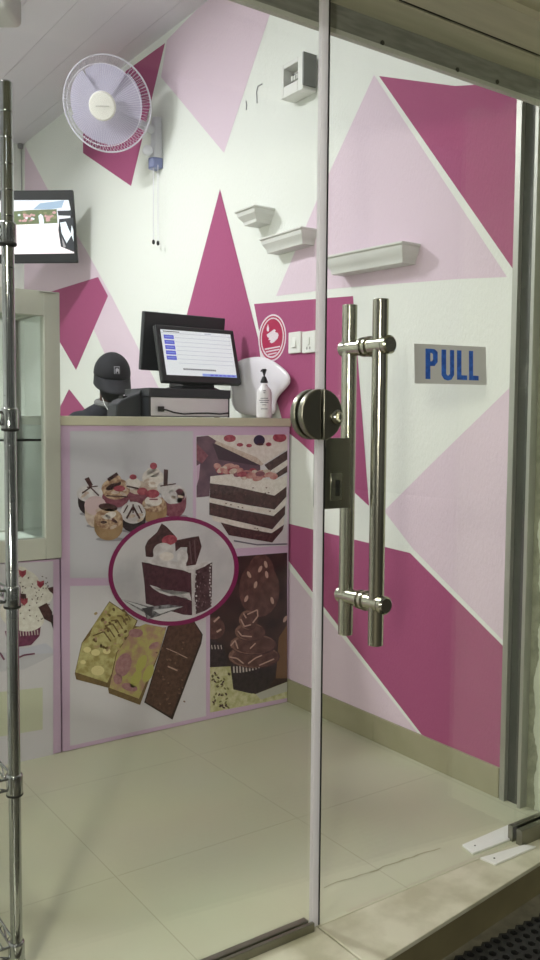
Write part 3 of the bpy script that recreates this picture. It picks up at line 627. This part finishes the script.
st_multi(m_stw,[k([(168,205),(175,228),(174,245),(168,250),(161,245),(161,228)]),k([(160,268),(178,255),(205,235),(215,240),(210,252),(228,258),(232,272),(225,292),(205,312),(190,320),(178,312),(185,300),(170,300),(176,288),(165,282)])],4,'hand_symbol')
st_multi(m_stw,[k([(148,352),(240,335),(241,342),(149,360)]),k([(154,368),(236,352),(234,360),(157,376)]),k([(166,384),(222,372),(218,380),(172,391)])],4,'lettering')
def switch(px,label,rock):
    w=[at(x,y,0,-.012) for x,y in px]; ya=min(p.y for p in w); yb=max(p.y for p in w); zc=sum(p.z for p in w)/4; hh=.044
    t=thing('wall_switch',(0,(ya+yb)/2,zc-hh),label,'switch','white switches beside the hand washing sticker')
    b=MB(); b.box((-.012,ya,zc-hh),(-.0,yb,zc+hh)); b.build('plate',m_white,t,bevel=.003,seg=3)
    yc=(ya+yb)/2
    if rock:
        b=MB(); b.hexa([(-.012,yc-.014,zc-.022),(-.012,yc+.014,zc-.022),(-.012,yc+.014,zc+.022),(-.012,yc-.014,zc+.022)],[(-.020,yc-.012,zc-.02),(-.020,yc+.012,zc-.02),(-.013,yc+.012,zc+.02),(-.013,yc-.012,zc+.02)]); b.build('rocker',m_white,t,bevel=.001)
    else:
        b=MB(); b.box((-.016,yc-.008,zc-.012),(-.012,yc+.008,zc+.018)); b.build('rocker',m_white,t,bevel=.001)
        b=MB()
        for d in (-.01,.01): b.box((-.0125,yc+d-.002,zc-.03),(-.0118,yc+d+.002,zc-.02))
        b.build('socket_slot',m_dark,t)
switch([(288.3,332.5),(300,330),(300.3,352.5),(288.7,355)],'white wall switch next to the oval hand washing sticker, left of the pair',True)
switch([(302,331),(315.3,329),(315,352.5),(302.5,354.7)],'white wall switch farther right from the oval sticker, nearer the door edge',False)
# breaker box
D=.07
w=[at(x,y,0,-D) for x,y in ((280.5,68),(303,52.5),(303,88),(281,100))]
ya=(w[1].y+w[2].y)/2; yb=(w[0].y+w[3].y)/2; zl=(w[2].z+w[3].z)/2; zh=(w[0].z+w[1].z)/2
bb=thing('breaker_box',(0,(ya+yb)/2,zl),'white wall mounted breaker box with open window above the shelves','breaker box')
i0=at(283.5,70,0,-D); i1=at(297.5,81,0,-D); zi1=(at(283.5,70,0,-D).z+at(297.5,61,0,-D).z)/2; zi0=(at(283.5,87,0,-D).z+at(297.3,80,0,-D).z)/2
b=MB(); b.box((-D,i0.y,zl),(0,yb,zh)); b.box((-D,ya,zl),(0,i1.y,zh)); b.box((-D,i1.y,zi1),(0,i0.y,zh)); b.box((-D,i1.y,zl),(0,i0.y,zi0)); b.box((-.02,i1.y,zi0),(0,i0.y,zi1)); b.build('housing',m_white,bb,bevel=.003)
b=MB(); b.box((-.03,i1.y+.01,(zi0+zi1)/2-.02),(-.02,i0.y-.01,(zi0+zi1)/2+.02)); b.build('breaker_row',mat('breaker grey',(150,150,150),.5),bb)
nb_=4; dy=(i0.y-i1.y-.03)/nb_
for k_ in range(nb_):
    yy=i1.y+.015+k_*dy; b=MB(); b.box((-.045,yy+.003,(zi0+zi1)/2-.012),(-.03,yy+dy-.003,(zi0+zi1)/2+.006)); b.build('breaker_switch',m_white,bb,bevel=.001)
b=MB(); b.box((-D-.006,ya-.012,zl+.012),(-.012,ya-.004,zh+.004)); o=b.build('cover_flap',mat('dark flap edge',(120,122,120),.5),bb); o['label']='open grey edged cover'
# loose wire ends on the wall
b=MB(); b.tube([at(x,y,0,-.0022) for x,y in ((246,101),(246.6,105),(246.2,110))],.0025,8)
b.build('loose_wire',mat('grey wire stub',(158,158,160),.5),props=dict(label='tiny grey wire stub on the white wall at the edge of the pale pink triangle',cat='wire'))
b=MB(); b.tube([at(x,y,0,-.0022) for x,y in ((262,84),(258,86),(256.5,92),(257,103))],.0025,8)
b.build('loose_wire',mat('grey wire',(158,158,160),.5),props=dict(label='longer hooked grey wire end poking from the white wall left of the breaker box',cat='wire'))
# crown moulded floating shelves
def crown(name,w,pp,left,label,dz=0,hz_=None):
    A=at(w[0],w[1],0,0)
    best=min((abs((270+F*(V((-d*.001,A.y,A.z))-CAM).dot(rt)/(V((-d*.001,A.y,A.z))-CAM).dot(fw))-pp[0]),d*.001) for d in range(30,250))
    d=best[1]; P=at(pp[0],pp[1],0,-d); Lp=at(left[0],left[1],0,-d); zt_=(P.z+Lp.z)/2; h=hz_
    prof=[(1.0,0),(1.0,-.10),(.93,-.16),(.90,-.42),(.80,-.62),(.72,-.80),(.70,-1.0)]
    b=MB(); vs=[];n=len(prof)
    for f_,dh in prof:
        e=d*(1-f_)*.9
        z=zt_+dh*h
        vs+= [(0,P.y+e,z),(-d*f_,P.y+e,z),(-d*f_,Lp.y-e,z),(0,Lp.y-e,z)]
    fs=[(0,1,2,3),tuple(range(4*n-4,4*n))[::-1]]
    for i in range(n-1):
        for j in range(4): fs.append((i*4+j,(i+1)*4+j,(i+1)*4+(j+1)%4,i*4+(j+1)%4))
    if dz:
        for i in range(len(vs)): vs[i]=(vs[i][0],vs[i][1],vs[i][2]+dz*(vs[i][1]-(P.y+Lp.y)/2))
    b.add(vs,fs); return b.build(name,m_shelf,bevel=.001,ang=25,props=dict(label=label,cat='shelf',group='floating wall shelves'))
m_shelf=mat('shelf lacquer',(214,214,210),.45)
crown('floating_shelf',(275,206),(254,204),(234,212),'short white floating shelf, highest and farthest of the stepped three',0,.062)
crown('floating_shelf',(318,226),(301,226),(259,239),'white floating shelf in the middle of the stepped three behind the glass edge',0,.062)
crown('floating_shelf',(421,243),(402,241.5),(322,256),'long white floating shelf, lowest and nearest, above the PULL sticker',.028,.068)
# ------------------------------------------------------------------ wall fan
FC=dep(107,104.5,4.3)
fn=V((-.62,-.66,-.42)).normalized(); fr=fn.cross(V((0,0,1))).normalized(); fu=fr.cross(fn).normalized()
mt_=M((fr,fu,fn)).transposed()
fb=at(153,145,0,-.04); fan=thing('wall_fan',(0,fb.y,at(153,170,0,-.04).z),'round lavender bladed wall fan with wire cage under the ceiling','fan')
m_wire=mat('pale fan wire',(220,216,228),.5); m_blade=thinmat('lavender fan blade',(198,192,216),.9); m_fan=mat('pale fan plastic',(214,214,220),.4); m_bluep=mat('blue grey fan plastic',(120,128,170),.35)
RF=.226
def fp(r,t,h): return FC+fr*(r*math.cos(t))+fu*(r*math.sin(t))+fn*h
b=MB()
for i in range(96):
    t=2*PI*i/96; b.tube([fp(.068,t,.075),fp(.13,t,.072),fp(.178,t,.06),fp(.212,t,.03),fp(RF,t,0)],.0009,5,cap=False)
for r,h,w in ((.068,.075,.0025),(.19,.052,.0020)): b.tube([fp(r,2*PI*i/64,h) for i in range(64)],w,6,closed=True)
b.build('front_grille',m_wire,fan)
b=MB()
for i in range(72):
    t=2*PI*i/72; b.tube([fp(RF,t,0),fp(.206,t,-.04),fp(.15,t,-.065),fp(.06,t,-.07)],.0009,5,cap=False)
b.tube([fp(.16,2*PI*i/48,-.062) for i in range(48)],.0018,6,closed=True)
b.build('rear_grille',m_wire,fan)
b=MB(); b.tube([fp(RF,2*PI*i/72,0) for i in range(72)],.0042,8,closed=True); b.build('cage_ring',m_wire,fan)
b=MB(); b.lathe(FC,fn,[(.069,.070),(.069,.078),(.062,.084),(.03,.087),(.001,.0875)],36); hc=b.build('hub_cap',mat('hub white',(224,221,214),.5),fan)
b=MB(); b.tube([fp(.028,PI*1.02,.089)-fr*.01,fp(0,0,.089)-fr*.015,fp(.0,0,.0892)+fr*.03+fu*.002],.0022,6); b.build('brand_script',mat('hub grey print',(190,186,182),.5),hc)
for kb in range(5):
    b=MB(); vs=[];fs=[]; t0=2*PI*kb/5+.3; nr,na=8,8
    for i in range(nr+1):
        r=.03+(.188-.03)*i/nr; wd=.67+.10*math.sin(PI*min(1,i/nr*.9+.1))
        for j in range(na+1):
            s=j/na-.5; t=t0+s*2*wd*.92+.12*i/nr; vs.append(fp(r,t,.012+.034*s*min(1,i/nr+.4)))
    for i in range(nr):
        for j in range(na): fs.append((i*(na+1)+j,i*(na+1)+j+1,(i+1)*(na+1)+j+1,(i+1)*(na+1)+j))
    b.add(vs,fs); b.build('fan_blade',m_blade,fan,flip=False)
b=MB(); b.lathe(FC,-fn,[(.04,-.02),(.06,.045),(.066,.075),(.062,.14),(.045,.17),(.01,.176)],28); b.build('motor_housing',m_fan,fan)
mh=FC-fn*.12
b=MB(); zt_=at(153,117,0,-.04).z; zb_=at(153,168,0,-.04).z
pr=[(-.0,-.040),(-.045,-.034),(-.06,0),(-.045,.034),(0,.040)]
b.hexa([(x,fb.y+y*.9,zb_) for x,y in pr],[(x*.8,fb.y+y*.7,zt_) for x,y in pr]); b.build('wall_bracket',m_fan,fan,bevel=.008,seg=3)
b=MB(); b.tube([(-.03,fb.y,zt_-.07),(-.09,fb.y-.01,zt_-.06),mh-fu*.05,mh],[.022,.022,.024,.03],14); b.build('neck',m_fan,fan)
b=MB(); b.hexa([(x*1.12,fb.y+y*.95,zb_-.004) for x,y in pr],[(x*1.12,fb.y+y*.95,zb_+.05) for x,y in pr]); b.build('control_base',m_bluep,fan,bevel=.006)
kb=at(148,151,0,-.075); b=MB(); b.lathe(kb,(-.6,-.75,0),[(.026,0),(.028,.01),(.024,.022),(.012,.026)],20); b.build('control_knob',m_fan,fan)
for pxx,pyy in ((153.5,242),(158,243)):
    e=at(pxx,pyy,0,-.045); b=MB(); b.use(m_wire).tube([(-.045,e.y,zb_),e],.0018,6); b.use(m_dark).lathe(e-V((0,0,.012)),(0,0,1),[(.004,0),(.008,.006),(.008,.018),(.003,.024)],12); b.build('pull_cord',None,fan)
# fan cable running up the wall
# ------------------------------------------------------------------ television on an arm
TB=dep(77.5,263,5.15); TT=dep(72.5,190,5.06); TL_=dep(-47,264,5.15)
wv=TB-TL_; uv=TT-TB; tn=wv.cross(uv).normalized()
if tn.dot(CAM-TB)<0: tn=-tn
def tvp(u,v,d=0): return TL_+wv*u+uv*v+tn*d
tv=thing('television',tvp(.5,0,-.03),'wall mounted television showing a street scene beside the chrome rack','television')
b=MB(); mslab(b,tvp,0,0,1,1,-.035,0); b.build('casing',m_black,tv,bevel=.004,seg=2)
b=MB()
TP=tvp(0,0,.0012)
def ts(mt,pts,l=0):
    b.use(mt).poly([onp(x,y,TP+tn*.0005*l,tn) for x,y in pts])
z=lambda pts:[(x/6,180+y/6) for x,y in pts]
def te(n,c,e=.75,nz=None): return mat(n,c,.3,emit=e)
e_sky=te('tv pale sky',(206,208,216)); e_pave=te('tv paving',(226,216,220)); e_hedge=te('tv hedge',(94,104,76)); e_flow=te('tv flowers',(176,138,140)); e_roof=te('tv roof',(140,160,182)); e_drk=te('tv dark',(46,48,54)); e_lt=te('tv light figure',(206,214,222)); e_mid=te('tv grey',(140,136,140))
ts(e_sky,z([(-260,122),(412,120),(445,440),(-260,450)])); ts(e_pave,z([(-260,270),(430,262),(445,440),(-260,450)]),1); ts(e_hedge,z([(-260,215),(180,180),(340,175),(345,258),(110,268),(-260,275)]),2)
ts(e_roof,z([(200,175),(240,140),(385,122),(370,165),(300,175)]),3)
for i in range(26): ts([e_flow,e_hedge,te('tv leaf%d'%i,(120,120,90))][i%3],z(ellpts(random.uniform(105,330),random.uniform(195,255),random.uniform(8,16),random.uniform(6,12),8)),4)
for i in range(14): ts([e_flow,e_lt][i%4==0],z(ellpts(random.uniform(112,215),random.uniform(200,250),9,7,8)),5)
ts(e_lt,z([(230,215),(245,203),(258,215),(264,250),(258,300),(244,302),(236,260)]),6)
ts(e_drk,z([(345,185),(428,183),(430,215),(350,212)]),6); ts(e_drk,z([(355,235),(440,225),(445,432),(365,400),(350,300)]),6); ts(e_lt,z([(360,255),(395,250),(410,290),(430,330),(400,380),(370,320)]),7); ts(e_lt,z([(430,270),(440,300),(442,370),(425,320)]),7); ts(e_sky,z([(372,160),(400,122),(412,122),(425,180),(395,182)]),5)
ts(e_mid,z([(370,340),(395,400),(380,410)]),8)
b.build('screen',None,tv,smooth=False,flip=False)
b=MB(); c1=tvp(.55,.45,-.035); c2=V((-.012,c1.y+.18,c1.z)); b.tube([c1,c1-tn*.06],.03,12); b.tube([c1-tn*.05,V((-.12,c1.y+.22,c1.z)),c2],.018,10); b.box(c2+V((.0,-.06,-.1)),c2+V((.012,.06,.1))); b.build('wall_arm',m_black,tv)
# cable down the corner to the tv
b=MB(); cc=[V((-.012,YB-.012,CEIL-.005)),V((-.012,YB-.012,2.9))]; e=tvp(.6,1,-.02)
b.tube(cc+[V((-.016,YB-.014,2.72))],.003,8); b.lathe(V((-.02,YB-.02,CEIL-.03)),(0,0,1),[(.02,0),(.02,.03)],12)
b.build('corner_cable',mat('grey cable',(150,148,150),.5),props=dict(label='thin grey cable running down the far wall corner behind the television',cat='cable'))
# ------------------------------------------------------------------ chrome wire rack
rp=at(11,500,1,.19); RX=rp.x; RY=.19
rk=thing('wire_rack',(RX-.35,RY+.16,0),'chrome wire shelving rack standing just inside the fixed glass','rack')
ztop=at(9,82,1,.19).z
xsL=RX-.72; ysB=RY+.33
for X,Y in ((RX,RY),(RX,ysB),(xsL,RY),(xsL,ysB)):
    b=MB(); b.lathe((X,Y,0),(0,0,1),[(.016,0),(.018,.004),(.018,.02),(.0127,.022),(.0127,ztop-.004),(.010,ztop)],20)
    zz=.08
    while zz<ztop-.02: b.lathe((X,Y,zz),(0,0,1),[(.0129,-.0012),(.0131,0),(.0129,.0012)],20); zz+=.051
    b.build('pole',m_chrome,rk,ang=60)
for (px,py) in ((9.5,245),(11,430),(12.5,607),(12.5,795),(14,962)):
    zsx=at(px,py,1,RY).z
    b=MB()
    for X,Y in ((RX,RY),(RX,ysB),(xsL,RY),(xsL,ysB)):
        b.use(m_chrome).lathe((X,Y,zsx),(0,0,1),[(.0172,.003),(.0172,.04),(.0158,.044),(.0128,.045)],20); b.use(m_rubber).lathe((X,Y,zsx-.002),(0,0,1),[(.0165,0),(.0178,.002),(.0178,.005),(.0165,.006)],20)
    b.use(m_chrome)
    for zq in (zsx+.036,zsx+.012):
        b.tube([(RX-.015,RY,zq),(xsL+.015,RY,zq)],.003,8); b.tube([(RX-.015,ysB,zq),(xsL+.015,ysB,zq)],.003,8); b.tube([(RX,RY+.015,zq),(RX,ysB-.015,zq)],.003,8); b.tube([(xsL,RY+.015,zq),(xsL,ysB-.015,zq)],.003,8)
    for (Xa,Ya,Xb,Yb) in ((RX-.015,RY,xsL+.015,RY),(RX,RY+.015,RX,ysB-.015),(RX-.015,ysB,xsL+.015,ysB)):
        nz=12; b.tube([(Xa+(Xb-Xa)*i/nz,Ya+(Yb-Ya)*i/nz,zsx+(.036 if i%2 else .012)) for i in range(nz+1)],.002,6)
    xx=RX-.03
    while xx>xsL+.02: b.tube([(xx,RY,zsx+.039),(xx,ysB,zsx+.039)],.0017,6); xx-=.028
    for yy in (RY+.11,RY+.22): b.tube([(RX,yy,zsx+.034),(xsL,yy,zsx+.034)],.0025,6)
    b.build('wire_shelf',None,rk,ang=60)
# grey rounded unit under the ceiling, top left
rth=V((math.cos(YAW),-math.sin(YAW),0)); fwh=V((math.sin(YAW),math.cos(YAW),0))
p0=at(23,30,2,3.06)-fwh*.22; b=MB()
q=[p0-rth*.6,p0,p0+fwh*.22,p0-rth*.6+fwh*.22]; b.hexa(q,[V((p.x,p.y,CEIL)) for p in q])
b.build('ceiling_unit',m_grey,bevel=.03,seg=5,props=dict(label='grey rounded casing hanging under the ceiling in the upper left corner',cat='casing'))
# ------------------------------------------------------------------ person behind the counter
HCN=V((-.285,2.552,1.432)); ang=math.radians(-12)
Rz=M.Rotation(ang,3,'Z'); og=V((HCN.x,HCN.y,0))
def L(x,y,z): return og+Rz@V((x,y,z))
pe=thing('person',L(0,.12,0),'person in black cap and dark top standing behind the counter left of the till','person')
m_skin=mat('dark skin',(72,48,40),.5,noise=(80,54,44),nscale=30); m_top=mat('charcoal knit',(44,44,50),.9,bump=.4,bscale=300); m_col=mat('grey collar',(120,120,120),.9); m_trou=mat('dark trousers',(34,36,48),.9); m_cap=mat('black cap cotton',(30,30,35),.8,bump=.3,bscale=500); m_mask=mat('black face mask',(22,22,25),.75)
def torso(mb,g=0):
    mb.caps(L(0,.12,.80),L(0,.11,.95),.13+g,.125+g); mb.caps(L(-.06,.10,.97),L(-.07,.075,1.13),.10+g,.105+g); mb.caps(L(.06,.10,.97),L(.07,.075,1.13),.10+g,.105+g)
    mb.caps(L(-.155,.07,1.19),L(.155,.07,1.19),.058+g,.058+g); mb.caps(L(-.09,.065,1.22),L(0,.05,1.27),.05+g,.05+g); mb.caps(L(.09,.065,1.22),L(0,.05,1.27),.05+g,.05+g)
def uarm(mb,s,g=0): mb.caps(L(s*.165,.07,1.19),L(s*.195,.03,.97),.05+g,.04+g)
def farm(mb,s,g=0): mb.caps(L(s*.195,.03,.97),L(s*.12,-.20,.87),.04+g,.027+g)
def legs(mb,s,g=0,hi=1):
    mb.caps(L(s*.08,.12,.77),L(s*.09,.095,.43),.078+g,.052+g); mb.caps(L(s*.09,.095,.43),L(s*.095,.13,.085),.05+g,.034+g)
b=MB(); torso(b); hp=math.radians(22)
Rx=M.Rotation(hp,3,'X'); HM=Rz@Rx
def Hd(x,y,z): return HCN+HM@V((x,y,z))
b.caps(L(0,.05,1.24),HCN+V((0,.02,-.06)),.055,.055)
b.ell(Hd(0,.012,.03),(.073,.092,.095),HM); b.ell(Hd(0,-.02,-.045),(.058,.068,.07),HM); b.ell(Hd(0,-.05,-.092),(.03,.03,.024),HM)   # skull, face, chin
b.caps(Hd(0,-.083,.012),Hd(0,-.102,-.028),.009,.015); 
for s in (-1,1):
    b.ell(Hd(s*.016,-.094,-.03),(.010,.012,.008),HM); b.ell(Hd(s*.074,.012,-.01),(.011,.024,.034),HM); b.caps(Hd(s*.012,-.086,.026),Hd(s*.05,-.07,.026),.009,.008)
    uarm(b,s); farm(b,s); legs(b,s)
    wr=L(s*.12,-.20,.87); pm=L(s*.085,-.255,.865); b.caps(wr,pm,.026,.032); b.caps(wr+V((0,0,0)),L(s*.11,-.265,.862),.024,.022); b.caps(wr,L(s*.07,-.25,.862),.022,.024)
    for i,(off,ln) in enumerate(((-.03,.062),(-.01,.074),(.01,.068),(.03,.052))):
        k0=L(s*(.09-off*.9),-.275,.862); k1=k0+Rz@V((-s*.006,-ln*.55,-.004)); k2=k1+Rz@V((-s*.004,-ln*.5,-.026)); b.caps(k0,k1,.0095,.0088,8); b.caps(k1,k2,.0088,.0075,8)
    t0=L(s*.07,-.225,.868); t1=t0+Rz@V((-s*.034,-.03,0)); t2=t1+Rz@V((-s*.008,-.03,-.006)); b.caps(t0,t1,.013,.0105,8); b.caps(t1,t2,.0105,.009,8)
    b.caps(L(s*.095,.14,.05),L(s*.11,-.03,.035),.036,.028)
bo=b.build('body',m_skin,pe); r=bo.modifiers.new('remesh','REMESH'); r.mode='VOXEL'; r.voxel_size=.0062; r.use_smooth_shade=True; sm=bo.modifiers.new('s','SMOOTH'); sm.iterations=3; sm.factor=.5
def cloth(name,fn_,mt,vox=.01):
    b=MB(); fn_(b); o=b.build(name,mt,pe); r=o.modifiers.new('remesh','REMESH'); r.mode='VOXEL'; r.voxel_size=vox; r.use_smooth_shade=True; s=o.modifiers.new('s','SMOOTH'); s.iterations=4; s.factor=.5; return o
def _top(b): torso(b,.013); [ (uarm(b,s,.014),farm(b,s,.012)) for s in (-1,1)]
cloth('sweater',_top,m_top); cloth('trousers',lambda b:[legs(b,s,.013) for s in (-1,1)]+[b.caps(L(0,.12,.80),L(0,.12,.86),.142,.138)],m_trou)
b=MB(); b.tube([L(.066*math.cos(t),.05+.066*math.sin(t),1.30+.012*math.sin(t)) for t in [2*PI*i/24 for i in range(24)]],.017,10,closed=True); b.build('collar',m_col,pe)
for s in (-1,1):
    b=MB(); b.caps(L(s*.095,.15,.055),L(s*.11,-.04,.046),.048,.04); b.box(L(s*.1-.042,.18,.0),L(s*.1+.042,-.075,.012)); b.build('shoe',m_rubber,pe)
for s in (-1,1):
    b=MB(); b.ell(Hd(s*.031,-.079,.008),(.013,.011,.009),HM,14,8); ey=b.build('eye',mat('eye white',(200,196,190),.3),pe)
    b=MB(); b.ell(Hd(s*.031,-.088,.008),(.006,.004,.006),HM,12,8); b.build('iris',m_black,ey)
b=MB(); b.ell(Hd(0,-.028,-.058),(.064,.08,.062),HM); b.caps(Hd(0,-.085,-.01),Hd(0,-.105,-.03),.014,.02); b.build('face_mask',m_mask,pe,ang=80)
for s in (-1,1):
    b=MB(); b.tube([Hd(s*.06,-.045,-.03),Hd(s*.075,-.01,-.005),Hd(s*.082,.03,.012)],.0025,6); b.build('mask_loop',m_white,pe)
b=MB()  # hair below the cap
b.ell(Hd(0,.03,.012),(.078,.08,.082),HM); b.build('hair',mat('black hair',(14,13,13),.9,bump=.8,bscale=300),pe)
b=MB(); vs=[];fs=[]; nu=36; nv=10
for i in range(nv+1):
    th=PI/2*i/nv*1.02
    for j in range(nu):
        ph=2*PI*j/nu; k=1+.02*abs(math.sin(3*ph)); vs.append(Hd(.094*max(math.sin(th),.01)*math.cos(ph),0.005+.108*max(math.sin(th),.01)*math.sin(ph),.018+.110*math.cos(th)))
for i in range(nv):
    for j in range(nu): fs.append((i*nu+j,(i+1)*nu+j,(i+1)*nu+(j+1)%nu,i*nu+(j+1)%nu))
b.add(vs,fs); b.lathe(Hd(0,.005,.12),HM@V((0,0,1)),[(.008,0),(.008,.003),(.004,.006)],12)
cp=b.build('cap',m_cap,pe,ang=80); so=cp.modifiers.new('sol','SOLIDIFY'); so.thickness=.003
b=MB(); vs=[]; nA,nB=20,6
for i in range(nA+1):
    a_=PI+PI*i/nA
    for j in range(nB+1):
        t=j/nB; ix=.093*math.cos(a_); iy=.005+.107*math.sin(a_)*.98; ox=.093*math.cos(a_)*1.0; oy=iy+ -.088*math.sin(-a_)**.7 if math.sin(-a_)>0 else iy
        X=ix+(ox-ix)*t; Y=iy+(oy-iy)*t; vs.append(Hd(X,Y,0.022-.045*t-.45*abs(X)**1.6*1.2*(.3+t)))
fs=[(i*(nB+1)+j,i*(nB+1)+j+1,(i+1)*(nB+1)+j+1,(i+1)*(nB+1)+j) for i in range(nA) for j in range(nB)]
b.add(vs,fs); o=b.build('brim',m_cap,cp,ang=80); so=o.modifiers.new('sol','SOLIDIFY'); so.thickness=.004
def onc(x,z,e=.001): # point on cap front
    s=math.sqrt(max(0,1-((z-.018)/.110)**2-(x/.094)**2)); return Hd(x,.005-(.108+e)*s-e,z)
b=MB(); b.use(m_col)
def capquad(mt,x0,z0,x1,z1,e):
    b.use(mt).poly([onc(x0,z0,e),onc(x1,z0,e),onc(x1,z1,e),onc(x0,z1,e)])
capquad(mat('patch grey',(150,150,156),.7),-.014,.052,.016,.086,.0015); capquad(m_cap,-.011,.055,.013,.083,.0035); 
g_=mat('patch thread',(176,176,182),.7); capquad(g_,-.008,.058,-.003,.078,.0055); capquad(g_,.005,.058,.010,.078,.0055); capquad(g_,-.004,.066,.006,.080,.0055)
o=b.build('cap_badge',None,cp,smooth=False,flip=False); o['label']='small grey square badge'
b=MB(); b.tube([L(-.05,.0,1.325),L(-.045,-.03,1.29),L(-.02,-.06,1.24),L(.0,-.075,1.18)],.002,6); b.build('earphone_cord',m_white,pe)
# ------------------------------------------------------------------ ceiling lights of the shop, and lamps added outside
def lamp(loc,r,power,label,col=(1,1,1),ax=-1):
    t=thing('ceiling_light',loc,label,'ceiling light','round ceiling lights')
    b=MB(); b.lathe(loc,(0,0,1),[(r,-.03),(r+.012,-.028),(r+.012,-.002),(r,0)],32); b.build('rim',m_white,t)
    e=bpy.data.materials.new('lamp diffuser'); e.use_nodes=True; p=e.node_tree.nodes['Principled BSDF']; p.inputs['Emission Color'].default_value=(*col,1); p.inputs['Emission Strength'].default_value=power/(PI*PI*r*r)
    b=MB(); b.lathe(V(loc)+V((0,0,-.036)),(0,0,1),[(.02,0),(r-.01,.001),(r-.004,.006)],32); b.build('diffuser',e,t)
lamp((-1.75,2.4,CEIL),.18,71,'round white ceiling light over the space behind the counter',(.97,.985,1))
lamp((-2.2,1.0,CEIL),.15,18,'round white ceiling light nearer the glass front',(.98,.985,1))
lamp((-2.15,-.55,SOF+.03),.10,18,'added unseen round light under the soffit, brightening the doorway outside',(1,.96,.82))  # added out of view to brighten threshold and jamb
lt=thing('added_walkway_lamp',(-3.9,-3.0,GZ-.012),'added unseen globe lamp on a short post, brightening the shop front','lamp')  # unseen lamp added to light soffit, header beam and jamb
b=MB(); b.lathe((-3.9,-3.0,GZ-.012),(0,0,1),[(.12,0),(.12,.02),(.035,.03),(.03,1.5),(.05,1.53)],20); b.build('post',m_black,lt)
e=bpy.data.materials.new('added globe light'); e.use_nodes=True; p=e.node_tree.nodes['Principled BSDF']; p.inputs['Emission Color'].default_value=(1,.97,.84,1); p.inputs['Emission Strength'].default_value=260/(PI*4*PI*.02)
b=MB(); b.ell((-3.9,-3.0,1.58),(.14,.14,.14)); b.build('globe',e,lt)
wd=bpy.data.worlds.new('patchy night backdrop'); S.world=wd; wd.use_nodes=True; nt=wd.node_tree; bg=nt.nodes['Background']; bg.inputs[1].default_value=.22
tc=nt.nodes.new('ShaderNodeTexCoord'); mp=nt.nodes.new('ShaderNodeMapping'); mp.inputs['Scale'].default_value=(2.6,2.6,.5); n=nt.nodes.new('ShaderNodeTexNoise'); n.inputs['Scale'].default_value=1.6; n.inputs['Detail'].default_value=2  # bright and dark noise added so the steel handle reflects streaks
r=nt.nodes.new('ShaderNodeValToRGB'); r.color_ramp.elements[0].position=.42; r.color_ramp.elements[0].color=(.12,.12,.11,1); r.color_ramp.elements[1].position=.6; r.color_ramp.elements[1].color=(1.0,1.0,.9,1)
nt.links.new(tc.outputs['Generated'],mp.inputs['Vector']); nt.links.new(mp.outputs[0],n.inputs['Vector']); nt.links.new(n.outputs['Fac'],r.inputs['Fac']); nt.links.new(r.outputs['Color'],bg.inputs[0])
vs_=S.view_settings; vs_.view_transform='Standard'; vs_.look='None'; vs_.gamma=1; vs_.use_curve_mapping=False; vs_.exposure=0
